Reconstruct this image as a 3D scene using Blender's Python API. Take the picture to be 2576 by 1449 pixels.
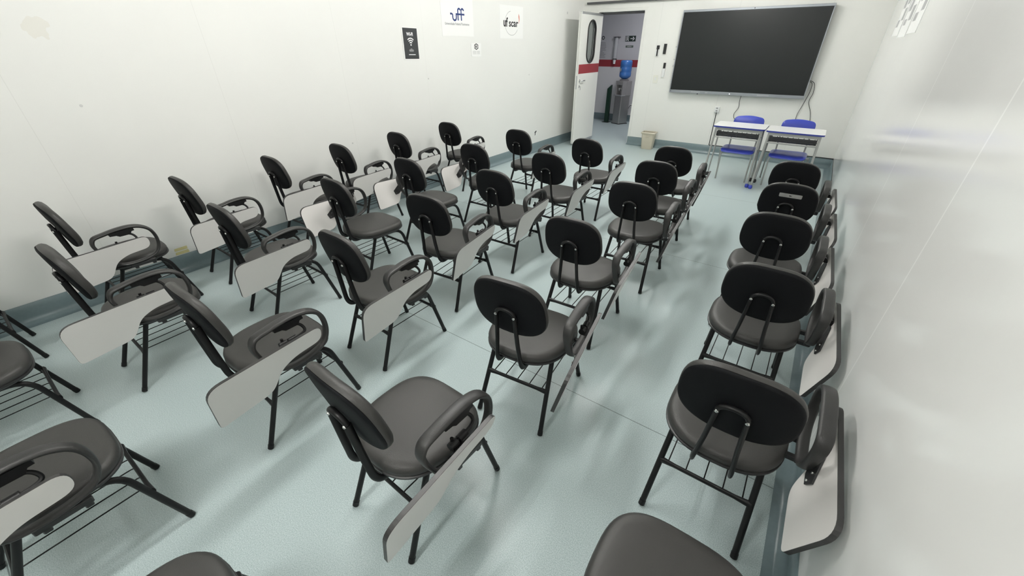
import bpy, bmesh, math, random
from mathutils import Vector, Matrix
random.seed(7)
PI = math.pi
for o in list(bpy.data.objects):
    bpy.data.objects.remove(o)
SC = bpy.context.scene
COL = SC.collection

# ------------------------------------------------------------------ camera
cam_d = bpy.data.cameras.new('camera')
cam_d.sensor_width = 36.0
cam_d.sensor_fit = 'HORIZONTAL'
cam_d.lens = 996.06 / 2576.0 * 36.0
cam_d.clip_start = 0.02
cam = bpy.data.objects.new('camera', cam_d)
COL.objects.link(cam)
_r = Vector((0.8141300624, 0.5806698141, -0.0038481731))
_d = Vector((0.2995701296, -0.4256718844, -0.8538507975))
_f = Vector((-0.4974434230, 0.6939928053, -0.5205036093))
cam.matrix_world = Matrix(((_r.x, -_d.x, -_f.x, 0), (_r.y, -_d.y, -_f.y, 0),
                           (_r.z, -_d.z, -_f.z, 1.6143), (0, 0, 0, 1)))
SC.camera = cam

# ------------------------------------------------------------------ world, exposure
wd = bpy.data.worlds.new('world')
SC.world = wd
wd.use_nodes = True
wd.node_tree.nodes['Background'].inputs[0].default_value = (0.85, 0.92, 1.0, 1)
wd.node_tree.nodes['Background'].inputs[1].default_value = 0.02
vs = SC.view_settings
vs.view_transform = 'Standard'
vs.look = 'None'
vs.gamma = 1.0
vs.use_curve_mapping = False
vs.exposure = 0.0
LAMP_POWER = 113.0      # emission of the ceiling lamp tubes
HALL_POWER = 26.0

# room measures
XL, XR, YB, YN, ZC = -3.975, 0.397, 7.804, -2.3, 2.75
HB = 0.141
DX0, DX1, DH = -3.680, -2.846, 2.126
HALL_Y = 10.414

# ------------------------------------------------------------------ materials
def mat(name, col, rough=0.5, metal=0.0, spec=0.5, coat=0.0, noise=None, bump=None, emit=None):
    m = bpy.data.materials.new(name)
    m.use_nodes = True
    nt = m.node_tree
    b = nt.nodes['Principled BSDF']
    b.inputs['Base Color'].default_value = (*col, 1)
    b.inputs['Roughness'].default_value = rough
    b.inputs['Metallic'].default_value = metal
    b.inputs['Specular IOR Level'].default_value = spec
    b.inputs['Coat Weight'].default_value = coat
    if emit:
        b.inputs['Emission Color'].default_value = (*emit[0], 1)
        b.inputs['Emission Strength'].default_value = emit[1]
    tc = nt.nodes.new('ShaderNodeTexCoord')
    if noise:
        sc, amt = noise
        n = nt.nodes.new('ShaderNodeTexNoise')
        n.inputs['Scale'].default_value = sc
        n.inputs['Detail'].default_value = 3
        nt.links.new(tc.outputs['Object'], n.inputs['Vector'])
        r = nt.nodes.new('ShaderNodeMix')
        r.data_type = 'RGBA'
        r.inputs[6].default_value = (*[c * (1 - amt) for c in col], 1)
        r.inputs[7].default_value = (*[min(1, c * (1 + amt)) for c in col], 1)
        nt.links.new(n.outputs['Fac'], r.inputs[0])
        nt.links.new(r.outputs[2], b.inputs['Base Color'])
    if bump:
        sc, st = bump
        n = nt.nodes.new('ShaderNodeTexNoise')
        n.inputs['Scale'].default_value = sc
        n.inputs['Detail'].default_value = 4
        nt.links.new(tc.outputs['Object'], n.inputs['Vector'])
        bp = nt.nodes.new('ShaderNodeBump')
        bp.inputs['Strength'].default_value = st
        bp.inputs['Distance'].default_value = 0.002
        nt.links.new(n.outputs['Fac'], bp.inputs['Height'])
        nt.links.new(bp.outputs[0], b.inputs['Normal'])
    return m


def nodes(m):
    nt = m.node_tree
    return nt, nt.nodes['Principled BSDF']


def math_node(nt, op, a, b=None, c=None):
    n = nt.nodes.new('ShaderNodeMath')
    n.operation = op
    for i, v in enumerate((a, b, c)):
        if v is None:
            continue
        if isinstance(v, (int, float)):
            n.inputs[i].default_value = v
        else:
            nt.links.new(v, n.inputs[i])
    return n.outputs[0]


def mix_rgb(nt, fac, a, b):
    n = nt.nodes.new('ShaderNodeMix')
    n.data_type = 'RGBA'
    nt.links.new(fac, n.inputs[0])
    for i, v in ((6, a), (7, b)):
        if isinstance(v, tuple):
            n.inputs[i].default_value = (*v, 1)
        else:
            nt.links.new(v, n.inputs[i])
    return n.outputs[2]


def panel_wall(name, col, rough, axis, seams, seamcol, spec=0.5, wid=0.0025, stain=None, coat=0.0, bumpst=0.15):
    """painted panel wall: thin joints at the given coordinates along one axis, slight mottling"""
    m = mat(name, col, rough, spec=spec, coat=coat)
    nt, b = nodes(m)
    g = nt.nodes.new('ShaderNodeNewGeometry')
    s = nt.nodes.new('ShaderNodeSeparateXYZ')
    nt.links.new(g.outputs['Position'], s.inputs[0])
    co = s.outputs[axis]
    n = nt.nodes.new('ShaderNodeTexNoise')
    n.inputs['Scale'].default_value = 1.3
    n.inputs['Detail'].default_value = 5
    nt.links.new(g.outputs['Position'], n.inputs['Vector'])
    c = mix_rgb(nt, n.outputs['Fac'], tuple(x * 0.96 for x in col), tuple(min(1, x * 1.03) for x in col))
    tot = None
    for sx in seams:
        d = math_node(nt, 'ABSOLUTE', math_node(nt, 'SUBTRACT', co, sx))
        f = math_node(nt, 'LESS_THAN', d, wid)
        tot = f if tot is None else math_node(nt, 'MAXIMUM', tot, f)
    if tot is not None:
        c = mix_rgb(nt, tot, c, seamcol)
    if stain:
        # small dry brown stain with a soft ragged outline
        sy, sz, ry, rz, scol = stain
        n2 = nt.nodes.new('ShaderNodeTexNoise')
        n2.inputs['Scale'].default_value = 14
        nt.links.new(g.outputs['Position'], n2.inputs['Vector'])
        a = math_node(nt, 'POWER', math_node(nt, 'DIVIDE', math_node(nt, 'SUBTRACT', s.outputs[1], sy), ry), 2)
        e = math_node(nt, 'POWER', math_node(nt, 'DIVIDE', math_node(nt, 'SUBTRACT', s.outputs[2], sz), rz), 2)
        d = math_node(nt, 'ADD', math_node(nt, 'ADD', a, e), math_node(nt, 'MULTIPLY', n2.outputs['Fac'], 2.6))
        f = math_node(nt, 'MULTIPLY', math_node(nt, 'LESS_THAN', d, 1.9), 0.22)
        c = mix_rgb(nt, f, c, scol)
    nt.links.new(c, b.inputs['Base Color'])
    nb = nt.nodes.new('ShaderNodeTexNoise')
    nb.inputs['Scale'].default_value = 3.0
    nb.inputs['Detail'].default_value = 3
    nt.links.new(g.outputs['Position'], nb.inputs['Vector'])
    bp = nt.nodes.new('ShaderNodeBump')
    bp.inputs['Strength'].default_value = bumpst
    bp.inputs['Distance'].default_value = 0.004
    nt.links.new(nb.outputs['Fac'], bp.inputs['Height'])
    nt.links.new(bp.outputs[0], b.inputs['Normal'])
    return m


def floor_material():
    m = mat('vinyl_floor', (0.42, 0.53, 0.52), 0.33, spec=0.5)
    nt, b = nodes(m)
    g = nt.nodes.new('ShaderNodeNewGeometry')
    s = nt.nodes.new('ShaderNodeSeparateXYZ')
    nt.links.new(g.outputs['Position'], s.inputs[0])
    n1 = nt.nodes.new('ShaderNodeTexNoise')
    n1.inputs['Scale'].default_value = 280
    n1.inputs['Detail'].default_value = 2
    nt.links.new(g.outputs['Position'], n1.inputs['Vector'])
    n2 = nt.nodes.new('ShaderNodeTexNoise')
    n2.inputs['Scale'].default_value = 2.2
    n2.inputs['Detail'].default_value = 4
    nt.links.new(g.outputs['Position'], n2.inputs['Vector'])
    rp = nt.nodes.new('ShaderNodeMapRange')
    rp.inputs[1].default_value = 0.3
    rp.inputs[2].default_value = 0.7
    nt.links.new(n1.outputs['Fac'], rp.inputs[0])
    c = mix_rgb(nt, rp.outputs[0], (0.30, 0.40, 0.405), (0.62, 0.70, 0.70))
    c = mix_rgb(nt, math_node(nt, 'MULTIPLY', n2.outputs['Fac'], 0.35), c, (0.48, 0.56, 0.56))
    tot = None
    for sy in (-0.5, 1.455, 3.44, 5.43):
        d = math_node(nt, 'ABSOLUTE', math_node(nt, 'SUBTRACT', s.outputs[1], sy))
        f = math_node(nt, 'LESS_THAN', d, 0.0022)
        tot = f if tot is None else math_node(nt, 'MAXIMUM', tot, f)
    c = mix_rgb(nt, math_node(nt, 'MULTIPLY', tot, 0.75), c, (0.10, 0.12, 0.12))
    nt.links.new(c, b.inputs['Base Color'])
    bp = nt.nodes.new('ShaderNodeBump')
    bp.inputs['Strength'].default_value = 0.12
    bp.inputs['Distance'].default_value = 0.001
    nt.links.new(n1.outputs['Fac'], bp.inputs['Height'])
    nt.links.new(bp.outputs[0], b.inputs['Normal'])
    return m


WHITE = (0.80, 0.80, 0.77)
M = {}
M['floor'] = floor_material()
M['cove'] = mat('vinyl_cove', (0.165, 0.222, 0.238), 0.28, noise=(60, 0.10))
M['wall_left'] = panel_wall('wall_paint_left', WHITE, 0.42, 1, (-1.88, -0.74, 0.40, 1.535, 2.675, 3.81), (0.73, 0.73, 0.70), wid=0.0015,
                            stain=(0.66, 1.72, 0.075, 0.075, (0.62, 0.56, 0.42)))
M['wall_back'] = panel_wall('wall_paint_back', (0.84, 0.84, 0.80), 0.45, 0, (-2.565, -1.415, -0.265), (0.70, 0.71, 0.68), wid=0.0015)
M['wall_right'] = panel_wall('wall_paint_right', (0.85, 0.85, 0.825), 0.15, 1, (-1.80, -0.65, 0.50, 1.67, 2.81), (0.96, 0.96, 0.93), wid=0.0055, spec=0.55, bumpst=0.05)
M['wall_plain'] = mat('wall_paint_plain', (0.78, 0.79, 0.76), 0.5)
M['ceiling'] = mat('ceiling_paint', (0.80, 0.81, 0.79), 0.6)
M['hall_wall'] = mat('hall_wall_paint', (0.50, 0.495, 0.515), 0.5)
M['hall_low'] = mat('hall_wall_lower', (0.66, 0.65, 0.66), 0.45)  # paler tone for the hall wall below the red band
M['band_red'] = mat('red_band', (0.30, 0.035, 0.045), 0.45)
M['trim_white'] = mat('trim_white', (0.80, 0.80, 0.76), 0.4)
M['alu'] = mat('aluminium', (0.52, 0.53, 0.54), 0.38, metal=0.7)
M['alu_dark'] = mat('aluminium_dark', (0.10, 0.098, 0.105), 0.5, metal=0.3)
M['chrome'] = mat('chrome', (0.75, 0.75, 0.74), 0.18, metal=1.0)
M['vinyl'] = mat('black_vinyl', (0.033, 0.032, 0.030), 0.48, spec=0.5, bump=(420, 0.25))
M['shell'] = mat('black_shell', (0.0045, 0.005, 0.006), 0.65, spec=0.15, bump=(700, 0.2))
M['black_tube'] = mat('black_tube', (0.006, 0.006, 0.0065), 0.40, spec=0.30)
M['pu'] = mat('black_armrest', (0.024, 0.0235, 0.023), 0.46, spec=0.5, bump=(300, 0.2))
M['black_plastic'] = mat('black_plastic', (0.018, 0.018, 0.019), 0.4)
M['laminate'] = mat('grey_laminate', (0.72, 0.695, 0.67), 0.38, noise=(900, 0.05))
M['edge_black'] = mat('black_edge_band', (0.035, 0.034, 0.034), 0.42)
M['screw'] = mat('zinc_screw', (0.75, 0.75, 0.73), 0.25, metal=1.0)
M['blue'] = mat('blue_plastic', (0.045, 0.068, 0.44), 0.30)
M['blue_edge'] = mat('blue_edge_band', (0.03, 0.045, 0.26), 0.4)
M['desk_white'] = mat('desk_white', (0.86, 0.86, 0.85), 0.35)
M['grey_tube'] = mat('grey_tube', (0.40, 0.40, 0.385), 0.4, metal=0.3)
M['basket'] = mat('dark_basket', (0.03, 0.03, 0.032), 0.45)
M['bin'] = mat('beige_plastic', (0.60, 0.55, 0.44), 0.42)
M['paper'] = mat('paper_white', (0.86, 0.86, 0.84), 0.6)
M['paper_soft'] = mat('paper_soft', (0.83, 0.84, 0.81), 0.6)
M['ink_black'] = mat('ink_black', (0.02, 0.02, 0.022), 0.6)
M['ink_dark'] = mat('ink_charcoal', (0.027, 0.030, 0.032), 0.6)
M['ink_navy'] = mat('ink_navy', (0.010, 0.030, 0.15), 0.6)
M['ink_grey'] = mat('ink_grey', (0.25, 0.25, 0.26), 0.6)
M['ink_pale'] = mat('ink_pale_grey', (0.42, 0.42, 0.42), 0.6)
M['ink_light'] = mat('ink_light_grey', (0.58, 0.58, 0.57), 0.6)
M['ink_red'] = mat('ink_red', (0.62, 0.22, 0.17), 0.6)
M['ink_white'] = mat('ink_white', (0.85, 0.85, 0.85), 0.6)
M['sign_green'] = mat('sign_green', (0.018, 0.032, 0.027), 0.5)
M['sign_grey'] = mat('sign_grey_green', (0.10, 0.13, 0.11), 0.5)
M['yellowed'] = mat('yellowed_tape', (0.66, 0.60, 0.30), 0.5, noise=(30, 0.15))
M['screen'] = mat('screen_glass', (0.012, 0.014, 0.0145), 0.32, spec=0.38)
M['screen_black'] = mat('screen_border', (0.008, 0.009, 0.010), 0.3)
M['bezel'] = mat('bezel_silver', (0.36, 0.38, 0.41), 0.35, metal=0.5)
M['led'] = mat('led', (1, 1, 1), 0.4, emit=((1, 1, 1), 3.0))
M['cable'] = mat('black_cable', (0.015, 0.015, 0.016), 0.5)
M['outlet'] = mat('white_plastic', (0.80, 0.81, 0.80), 0.35)
M['ivory'] = mat('ivory_plastic', (0.80, 0.80, 0.72), 0.35)
M['jug'] = mat('blue_water_jug', (0.05, 0.17, 0.48), 0.2, spec=0.6)
M['steel'] = mat('brushed_steel', (0.42, 0.41, 0.40), 0.28, metal=0.9)
M['cooler_grey'] = mat('cooler_grey', (0.30, 0.29, 0.29), 0.35)
M['dark_green'] = mat('dark_green_metal', (0.008, 0.035, 0.020), 0.4)
M['clear'] = mat('clear_plastic', (0.75, 0.76, 0.78), 0.1)
nodes(M['clear'])[1].inputs['Transmission Weight'].default_value = 0.45
M['glass'] = mat('door_glass', (0.72, 0.76, 0.76), 0.12)
nodes(M['glass'])[1].inputs['Transmission Weight'].default_value = 0.9
M['lamp'] = mat('lamp_diffuser', (0.9, 0.9, 0.9), 0.5, emit=((1.0, 0.985, 0.955), LAMP_POWER))
M['lamp_rear'] = mat('lamp_diffuser_rear', (0.9, 0.9, 0.9), 0.5, emit=((1.0, 0.985, 0.955), LAMP_POWER * 1.0))  # own copy for setting the rear lamp's output, now equal to the others
M['hall_lamp'] = mat('hall_lamp_diffuser', (0.9, 0.9, 0.9), 0.5, emit=((0.95, 0.95, 1.0), HALL_POWER))
M['sticker'] = mat('grey_sticker', (0.30, 0.30, 0.29), 0.5, noise=(40, 0.3))
M['strap'] = mat('frayed_strap', (0.12, 0.11, 0.10), 0.7)

# ------------------------------------------------------------------ mesh helpers
def link(name, bm, m, parent=None, smooth=False, ang=40):
    me = bpy.data.meshes.new(name)
    bmesh.ops.recalc_face_normals(bm, faces=bm.faces)
    bm.to_mesh(me)
    bm.free()
    mm = m if isinstance(m, (list, tuple)) else [m]
    for x in mm:
        me.materials.append(x)
    if smooth:
        for p in me.polygons:
            p.use_smooth = True
        try:
            me.set_sharp_from_angle(angle=math.radians(ang))
        except Exception:
            pass
    o = bpy.data.objects.new(name, me)
    COL.objects.link(o)
    if parent is not None:
        o.parent = parent
    return o


def tag(o, label, cat, group=None):
    o['label'] = label
    o['category'] = cat
    if group:
        o['group'] = group
    return o


def struct(o):
    o['kind'] = 'structure'
    return o


def empty(name, loc=(0, 0, 0), rz=0.0):
    o = bpy.data.objects.new(name, None)
    o.empty_display_size = 0.1
    o.location = loc
    o.rotation_euler = (0, 0, rz)
    COL.objects.link(o)
    return o


def box(bm, x0, x1, y0, y1, z0, z1, bevel=0.0, seg=2, mi=0, M4=None):
    vs_ = [bm.verts.new((x, y, z)) for x in (x0, x1) for y in (y0, y1) for z in (z0, z1)]
    idx = [(0, 1, 3, 2), (4, 6, 7, 5), (0, 4, 5, 1), (2, 3, 7, 6), (0, 2, 6, 4), (1, 5, 7, 3)]
    fs = [bm.faces.new([vs_[i] for i in f]) for f in idx]
    for f in fs:
        f.material_index = mi
    allv = vs_
    if bevel > 0:
        es = list({e for f in fs for e in f.edges})
        r = bmesh.ops.bevel(bm, geom=es, offset=bevel, segments=seg, affect='EDGES', profile=0.5)
        allv = list({v for f in r['faces'] for v in f.verts} | {v for v in vs_ if v.is_valid})
        for f in r['faces']:
            f.material_index = mi
    if M4 is not None:
        bmesh.ops.transform(bm, matrix=M4, verts=allv)
    return allv


def frames_along(pts, up=None):
    n = len(pts)
    T = []
    for i in range(n):
        a = pts[max(0, i - 1)]
        b = pts[min(n - 1, i + 1)]
        T.append((b - a).normalized())
    N = []
    ref = Vector(up) if up else (Vector((0, 0, 1)) if abs(T[0].z) < 0.9 else Vector((1, 0, 0)))
    prev = (ref - T[0] * ref.dot(T[0])).normalized()
    for i in range(n):
        if up:
            q = Vector(up) - T[i] * Vector(up).dot(T[i])
            prev = q.normalized() if q.length > 1e-4 else prev
        else:
            q = prev - T[i] * prev.dot(T[i])
            prev = q.normalized()
        N.append(prev.copy())
    return T, N


def rounded(pts, r, seg=5, closed=False):
    """round the corners of a polyline with radius-like distance r"""
    P = [Vector(p) for p in pts]
    n = len(P)
    out = []
    for i in range(n):
        if not closed and i in (0, n - 1):
            out.append(P[i])
            continue
        a, b, c = P[i - 1], P[i], P[(i + 1) % n]
        rr = r[i] if isinstance(r, (list, tuple)) else r
        d1 = min(rr, (a - b).length * 0.48)
        d2 = min(rr, (c - b).length * 0.48)
        s = b + (a - b).normalized() * d1
        e = b + (c - b).normalized() * d2
        for k in range(seg + 1):
            t = k / seg
            out.append((1 - t) ** 2 * s + 2 * t * (1 - t) * b + t * t * e)
    return out


def tube(bm, pts, r, seg=10, closed=False, sx=1.0, sy=1.0, up=None, cap=True, mi=0):
    P = [Vector(p) for p in pts]
    T, N = frames_along(P, up)
    if closed:
        n = len(P)
        T = [(P[(i + 1) % n] - P[i - 1]).normalized() for i in range(n)]
    rings = []
    for i, p in enumerate(P):
        rr = r[i] if isinstance(r, (list, tuple)) else r
        nn = N[i]
        if closed and up is None:
            nn = (nn - T[i] * nn.dot(T[i])).normalized()
        bb = T[i].cross(nn).normalized()
        rings.append([bm.verts.new(p + nn * math.cos(2 * PI * k / seg) * rr * sy + bb * math.sin(2 * PI * k / seg) * rr * sx) for k in range(seg)])
    m = len(rings)
    for i in range(m if closed else m - 1):
        a, b = rings[i], rings[(i + 1) % m]
        for k in range(seg):
            f = bm.faces.new((a[k], a[(k + 1) % seg], b[(k + 1) % seg], b[k]))
            f.material_index = mi
    if cap and not closed:
        bm.faces.new(rings[0][::-1]).material_index = mi
        bm.faces.new(rings[-1]).material_index = mi
    return rings


def loop_strap(bm, prof, w, t, x, mi=0):
    """closed strap in the y-z plane at x: prof = outer (y,z) points, width w along x, thickness t inward.
    rounded rectangular cross-section"""
    n = len(prof)
    P = [Vector((0, a, b)) for a, b in prof]
    rings = []
    for i in range(n):
        tg = (P[(i + 1) % n] - P[i - 1]).normalized()
        nin = Vector((1, 0, 0)).cross(tg)          # one side
        tt = t[i] if isinstance(t, (list, tuple)) else t
        ww = w[i] if isinstance(w, (list, tuple)) else w
        c = sum((q for q in P), Vector()) / n
        if nin.dot(c - P[i]) < 0:
            nin = -nin
        cs = []
        hw = ww / 2
        b_ = min(tt * 0.45, 0.009)
        shape = [(-hw, b_), (-hw + b_ * 0.35, b_ * 0.3), (-hw + b_, 0), (0, -0.0012), (hw - b_, 0), (hw - b_ * 0.35, b_ * 0.3), (hw, b_),
                 (hw, tt - b_), (hw - b_, tt), (-hw + b_, tt), (-hw, tt - b_)]
        for u, d in shape:
            cs.append(bm.verts.new(Vector((x + u, 0, 0)) + P[i] + nin * d))
        rings.append(cs)
    k = len(rings[0])
    for i in range(n):
        a, b = rings[i], rings[(i + 1) % n]
        for j in range(k):
            f = bm.faces.new((a[j], a[(j + 1) % k], b[(j + 1) % k], b[j]))
            f.material_index = mi


def slab(bm, outline, thick, bev=0.0, fn=None, mi=0, mi_edge=None):
    """extrude a 2-D outline (u,v) by thick along w; fn maps (u,v,w) to 3-D"""
    fn = fn or (lambda u, v, w: (u, v, w))
    lv = [0, thick] if bev <= 0 else [0, bev, thick - bev, thick]
    c = (sum(p[0] for p in outline) / len(outline), sum(p[1] for p in outline) / len(outline))
    rings = []
    for i, w in enumerate(lv):
        ins = bev if (bev > 0 and i in (0, len(lv) - 1)) else 0
        ring = []
        n = len(outline)
        for j in range(n):
            a, b, d = Vector(outline[j - 1]), Vector(outline[j]), Vector(outline[(j + 1) % n])
            tg = (d - a).normalized()
            nn = Vector((-tg.y, tg.x))
            if nn.dot(Vector(c) - b) < 0 and ins:
                pass
            q = b + nn * ins * SGN(outline)
            ring.append(bm.verts.new(fn(q.x, q.y, w)))
        rings.append(ring)
    n = len(outline)
    me = mi if mi_edge is None else mi_edge
    for a, b in zip(rings, rings[1:]):
        for j in range(n):
            bm.faces.new((a[j], a[(j + 1) % n], b[(j + 1) % n], b[j])).material_index = me
    f0 = bm.faces.new(rings[0][::-1])
    f1 = bm.faces.new(rings[-1])
    f0.material_index = mi
    f1.material_index = mi
    if n > 4:
        f0.normal_update()
        f1.normal_update()
        bmesh.ops.triangulate(bm, faces=[f0, f1], ngon_method='EAR_CLIP')


def SGN(ol):
    a = sum(ol[i - 1][0] * ol[i][1] - ol[i][0] * ol[i - 1][1] for i in range(len(ol)))
    return 1 if a > 0 else -1


def round_poly(pts, r, seg=6):
    q = rounded([(a, b, 0) for a, b in pts], r, seg, closed=True)
    return [(v.x, v.y) for v in q]


def quad(bm, pts, mi=0):
    f = bm.faces.new([bm.verts.new(p) for p in pts])
    f.material_index = mi
    return f


def cyl(bm, c, r, h, axis='z', seg=20, r2=None, mi=0):
    a = {'x': Vector((1, 0, 0)), 'y': Vector((0, 1, 0)), 'z': Vector((0, 0, 1))}[axis]
    tube(bm, [Vector(c), Vector(c) + a * h], [r, r if r2 is None else r2], seg=seg, mi=mi)


# ------------------------------------------------------------------ the setting
bm = bmesh.new()
box(bm, XL - 0.08, XR + 0.08, YN - 0.08, YB + 0.10, -0.06, 0)
struct(link('floor', bm, M['floor']))
bm = bmesh.new()
box(bm, -6.2, -1.0, YB + 0.10, HALL_Y + 0.08, -0.06, 0)
struct(link('trim_1', bm, M['floor'])).name = 'floor_hall'
bm = bmesh.new()
box(bm, XL - 0.08, XL, YN - 0.08, YB, 0, ZC)
struct(link('wall_left', bm, M['wall_left']))
bm = bmesh.new()
box(bm, XR, XR + 0.08, YN - 0.08, YB, 0, ZC)
struct(link('wall_right', bm, M['wall_right']))
bm = bmesh.new()
box(bm, XL, XR, YN - 0.08, YN, 0, ZC)
struct(link('wall_near', bm, M['wall_plain']))
bm = bmesh.new()
box(bm, XL - 0.08, DX0, YB, YB + 0.10, 0, ZC)
box(bm, DX1, XR + 0.08, YB, YB + 0.10, 0, ZC)
box(bm, DX0, DX1, YB, YB + 0.10, DH, ZC)
struct(link('wall_back', bm, M['wall_back']))
bm = bmesh.new()
box(bm, XL - 0.08, XR + 0.08, YN - 0.08, YB + 0.10, ZC, ZC + 0.06)
struct(link('ceiling', bm, M['ceiling']))
bm = bmesh.new()
box(bm, -6.2, -1.0, HALL_Y, HALL_Y + 0.08, 0, ZC)
box(bm, -6.28, -6.2, YB + 0.10, HALL_Y + 0.08, 0, ZC)
box(bm, -1.0, -0.92, YB + 0.10, HALL_Y + 0.08, 0, ZC)
box(bm, -6.2, -1.0, YB + 0.10, HALL_Y, ZC, ZC + 0.06)
box(bm, -6.2, XL - 0.08, YB + 0.04, YB + 0.10, 0, ZC)
struct(link('wall_hall', bm, M['hall_wall']))
bm = bmesh.new()
box(bm, -6.19, -1.01, HALL_Y - 0.003, HALL_Y, HB, 1.187)
struct(link('trim_7', bm, M['hall_low']))
bm = bmesh.new()
box(bm, -6.19, -1.01, HALL_Y - 0.004, HALL_Y, 1.187, 1.335)
struct(link('trim_2', bm, M['band_red']))


def cove(bm, a, b, inward, h=HB, r=0.055, t=0.006):
    """vinyl skirting with a coved foot, running from a to b (x,y); inward = unit vector into the room"""
    a, b, i_ = Vector((*a, 0)), Vector((*b, 0)), Vector((*inward, 0))
    prof = [(0, h), (t * 0.5, h), (t, h - 0.003), (t, r + t)]
    for k in range(1, 9):
        an = PI / 2 * k / 8
        prof.append((t + r - r * math.cos(an), r - r * math.sin(an) + 0.0012))
    prof.append((t + r + 0.012, 0.0005))
    prof.append((0, 0.0005))
    ra = [bm.verts.new(a + i_ * d + Vector((0, 0, z))) for d, z in prof]
    rb = [bm.verts.new(b + i_ * d + Vector((0, 0, z))) for d, z in prof]
    n = len(prof)
    for k in range(n):
        bm.faces.new((ra[k], ra[(k + 1) % n], rb[(k + 1) % n], rb[k]))
    bm.faces.new(ra)
    bm.faces.new(rb[::-1])


bm = bmesh.new()
cove(bm, (XL, YN), (XL, YB), (1, 0))
struct(link('baseboard_left', bm, M['cove'], smooth=True, ang=50))
bm = bmesh.new()
cove(bm, (XR, YN), (XR, YB), (-1, 0))
struct(link('baseboard_right', bm, M['cove'], smooth=True, ang=50))
bm = bmesh.new()
cove(bm, (DX1, YB), (XR, YB), (0, -1))
cove(bm, (XL, YB), (DX0, YB), (0, -1))
struct(link('baseboard_back', bm, M['cove'], smooth=True, ang=50))
bm = bmesh.new()
cove(bm, (XL, YN), (XR, YN), (0, 1))
struct(link('baseboard_near', bm, M['cove'], smooth=True, ang=50))
bm = bmesh.new()
cove(bm, (-6.2, HALL_Y), (-1.0, HALL_Y), (0, -1))
struct(link('baseboard_hall', bm, M['cove'], smooth=True, ang=50))
# black cord cover along the top of the back skirting
bm = bmesh.new()
box(bm, -1.38, XR - 0.002, YB - 0.010, YB, HB + 0.001, HB + 0.010)
struct(link('trim_3', bm, M['cable']))
# dark line where the right wall meets its skirting
bm = bmesh.new()
box(bm, XR - 0.006, XR, 5.6, YB - 0.01, HB, HB + 0.005)
struct(link('trim_4', bm, M['cable']))
# door casing
bm = bmesh.new()
for (x0, x1, z0, z1) in ((DX1 - 0.001, DX1 + 0.042, HB, DH + 0.04), (DX0 - 0.042, DX0 + 0.001, HB, DH + 0.04), (DX0, DX1, DH - 0.001, DH + 0.04)):
    box(bm, x0, x1, YB - 0.006, YB, z0, z1, bevel=0.002, seg=1)
box(bm, DX0, DX0 + 0.004, YB - 0.004, YB + 0.104, 0, DH)
box(bm, DX1 - 0.004, DX1, YB - 0.004, YB + 0.104, 0, DH)
box(bm, DX0 + 0.004, DX1 - 0.004, YB - 0.004, YB + 0.104, DH - 0.004, DH)
struct(link('trim_5', bm, M['trim_white']))
# header stop, dark under the lintel
bm = bmesh.new()
box(bm, DX0 + 0.004, DX1 - 0.004, YB + 0.090, YB + 0.104, DH - 0.04, DH - 0.004)
struct(link('trim_6', bm, M['alu_dark']))

# ------------------------------------------------------------------ door leaf, swung into the room
leaf = empty('door_1', (-3.630, YB + 0.086, 0), 0.0)
leaf['kind'] = 'structure'
LW, LT = 0.805, 0.042        # the leaf runs from the hinge towards the camera (local -y); its visible face is x = 0
def stadium(cy, cz, hw, hh, n=10):
    o = []
    for k in range(n + 1):
        a = PI * k / n
        o.append((cy + hw * math.cos(a), cz + hh - hw + hw * math.sin(a)))
    m_ = 8
    for k in range(1, m_):
        o.append((cy - hw, cz + (hh - hw) * (1 - 2 * k / m_)))
    for k in range(n + 1):
        a = PI + PI * k / n
        o.append((cy + hw * math.cos(a), cz - hh + hw + hw * math.sin(a)))
    for k in range(1, m_):
        o.append((cy + hw, cz - (hh - hw) * (1 - 2 * k / m_)))
    return o


WIN = (-0.408, 1.680, 0.150, 0.318)
bm = bmesh.new()
# leaf panel with the long rounded window cut out
for xx in (0.0, -LT):
    hole = stadium(*WIN)
    outer = []
    for (y, z) in hole:
        dy, dz = y - WIN[0], z - WIN[1]
        # project onto the leaf border
        ty = (0 - WIN[0]) / dy if dy > 1e-6 else ((-LW - WIN[0]) / dy if dy < -1e-6 else 1e9)
        tz = (2.07 - WIN[1]) / dz if dz > 1e-6 else ((1.27 - WIN[1]) / dz if dz < -1e-6 else 1e9)
        t_ = min(ty, tz)
        outer.append((WIN[0] + dy * t_, WIN[1] + dz * t_))
    hv = [bm.verts.new((xx, y, z)) for y, z in hole]
    ov = [bm.verts.new((xx, y, z)) for y, z in outer]
    n = len(hv)
    corners = {(1, 1): (0, 2.07), (-1, 1): (-LW, 2.07), (-1, -1): (-LW, 1.27), (1, -1): (0, 1.27)}
    for k in range(n):
        a, b = outer[k], outer[(k + 1) % n]
        if abs(a[0] - b[0]) > 1e-5 and abs(a[1] - b[1]) > 1e-5:
            cc = (1 if max(a[0], b[0]) > -0.01 else -1, 1 if max(a[1], b[1]) > 2.06 else -1)
            cv = bm.verts.new((xx, *corners[cc]))
            bm.faces.new((hv[k], hv[(k + 1) % n], ov[(k + 1) % n], cv, ov[k]))
        else:
            bm.faces.new((hv[k], hv[(k + 1) % n], ov[(k + 1) % n], ov[k]))
box(bm, -LT, 0.0, -LW, 0, 0.055, 1.27)
box(bm, -LT, -0.0, -LW, -LW + 0.001, 1.27, 2.07)
box(bm, -LT, -0.0, -0.001, 0, 1.27, 2.07)
link('leaf_panel', bm, M['trim_white'], leaf)
bm = bmesh.new()
box(bm, -LT - 0.001, 0.001, -LW, 0, 2.07, 2.105)
link('top_rail', bm, M['alu'], leaf)
bm = bmesh.new()
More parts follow.
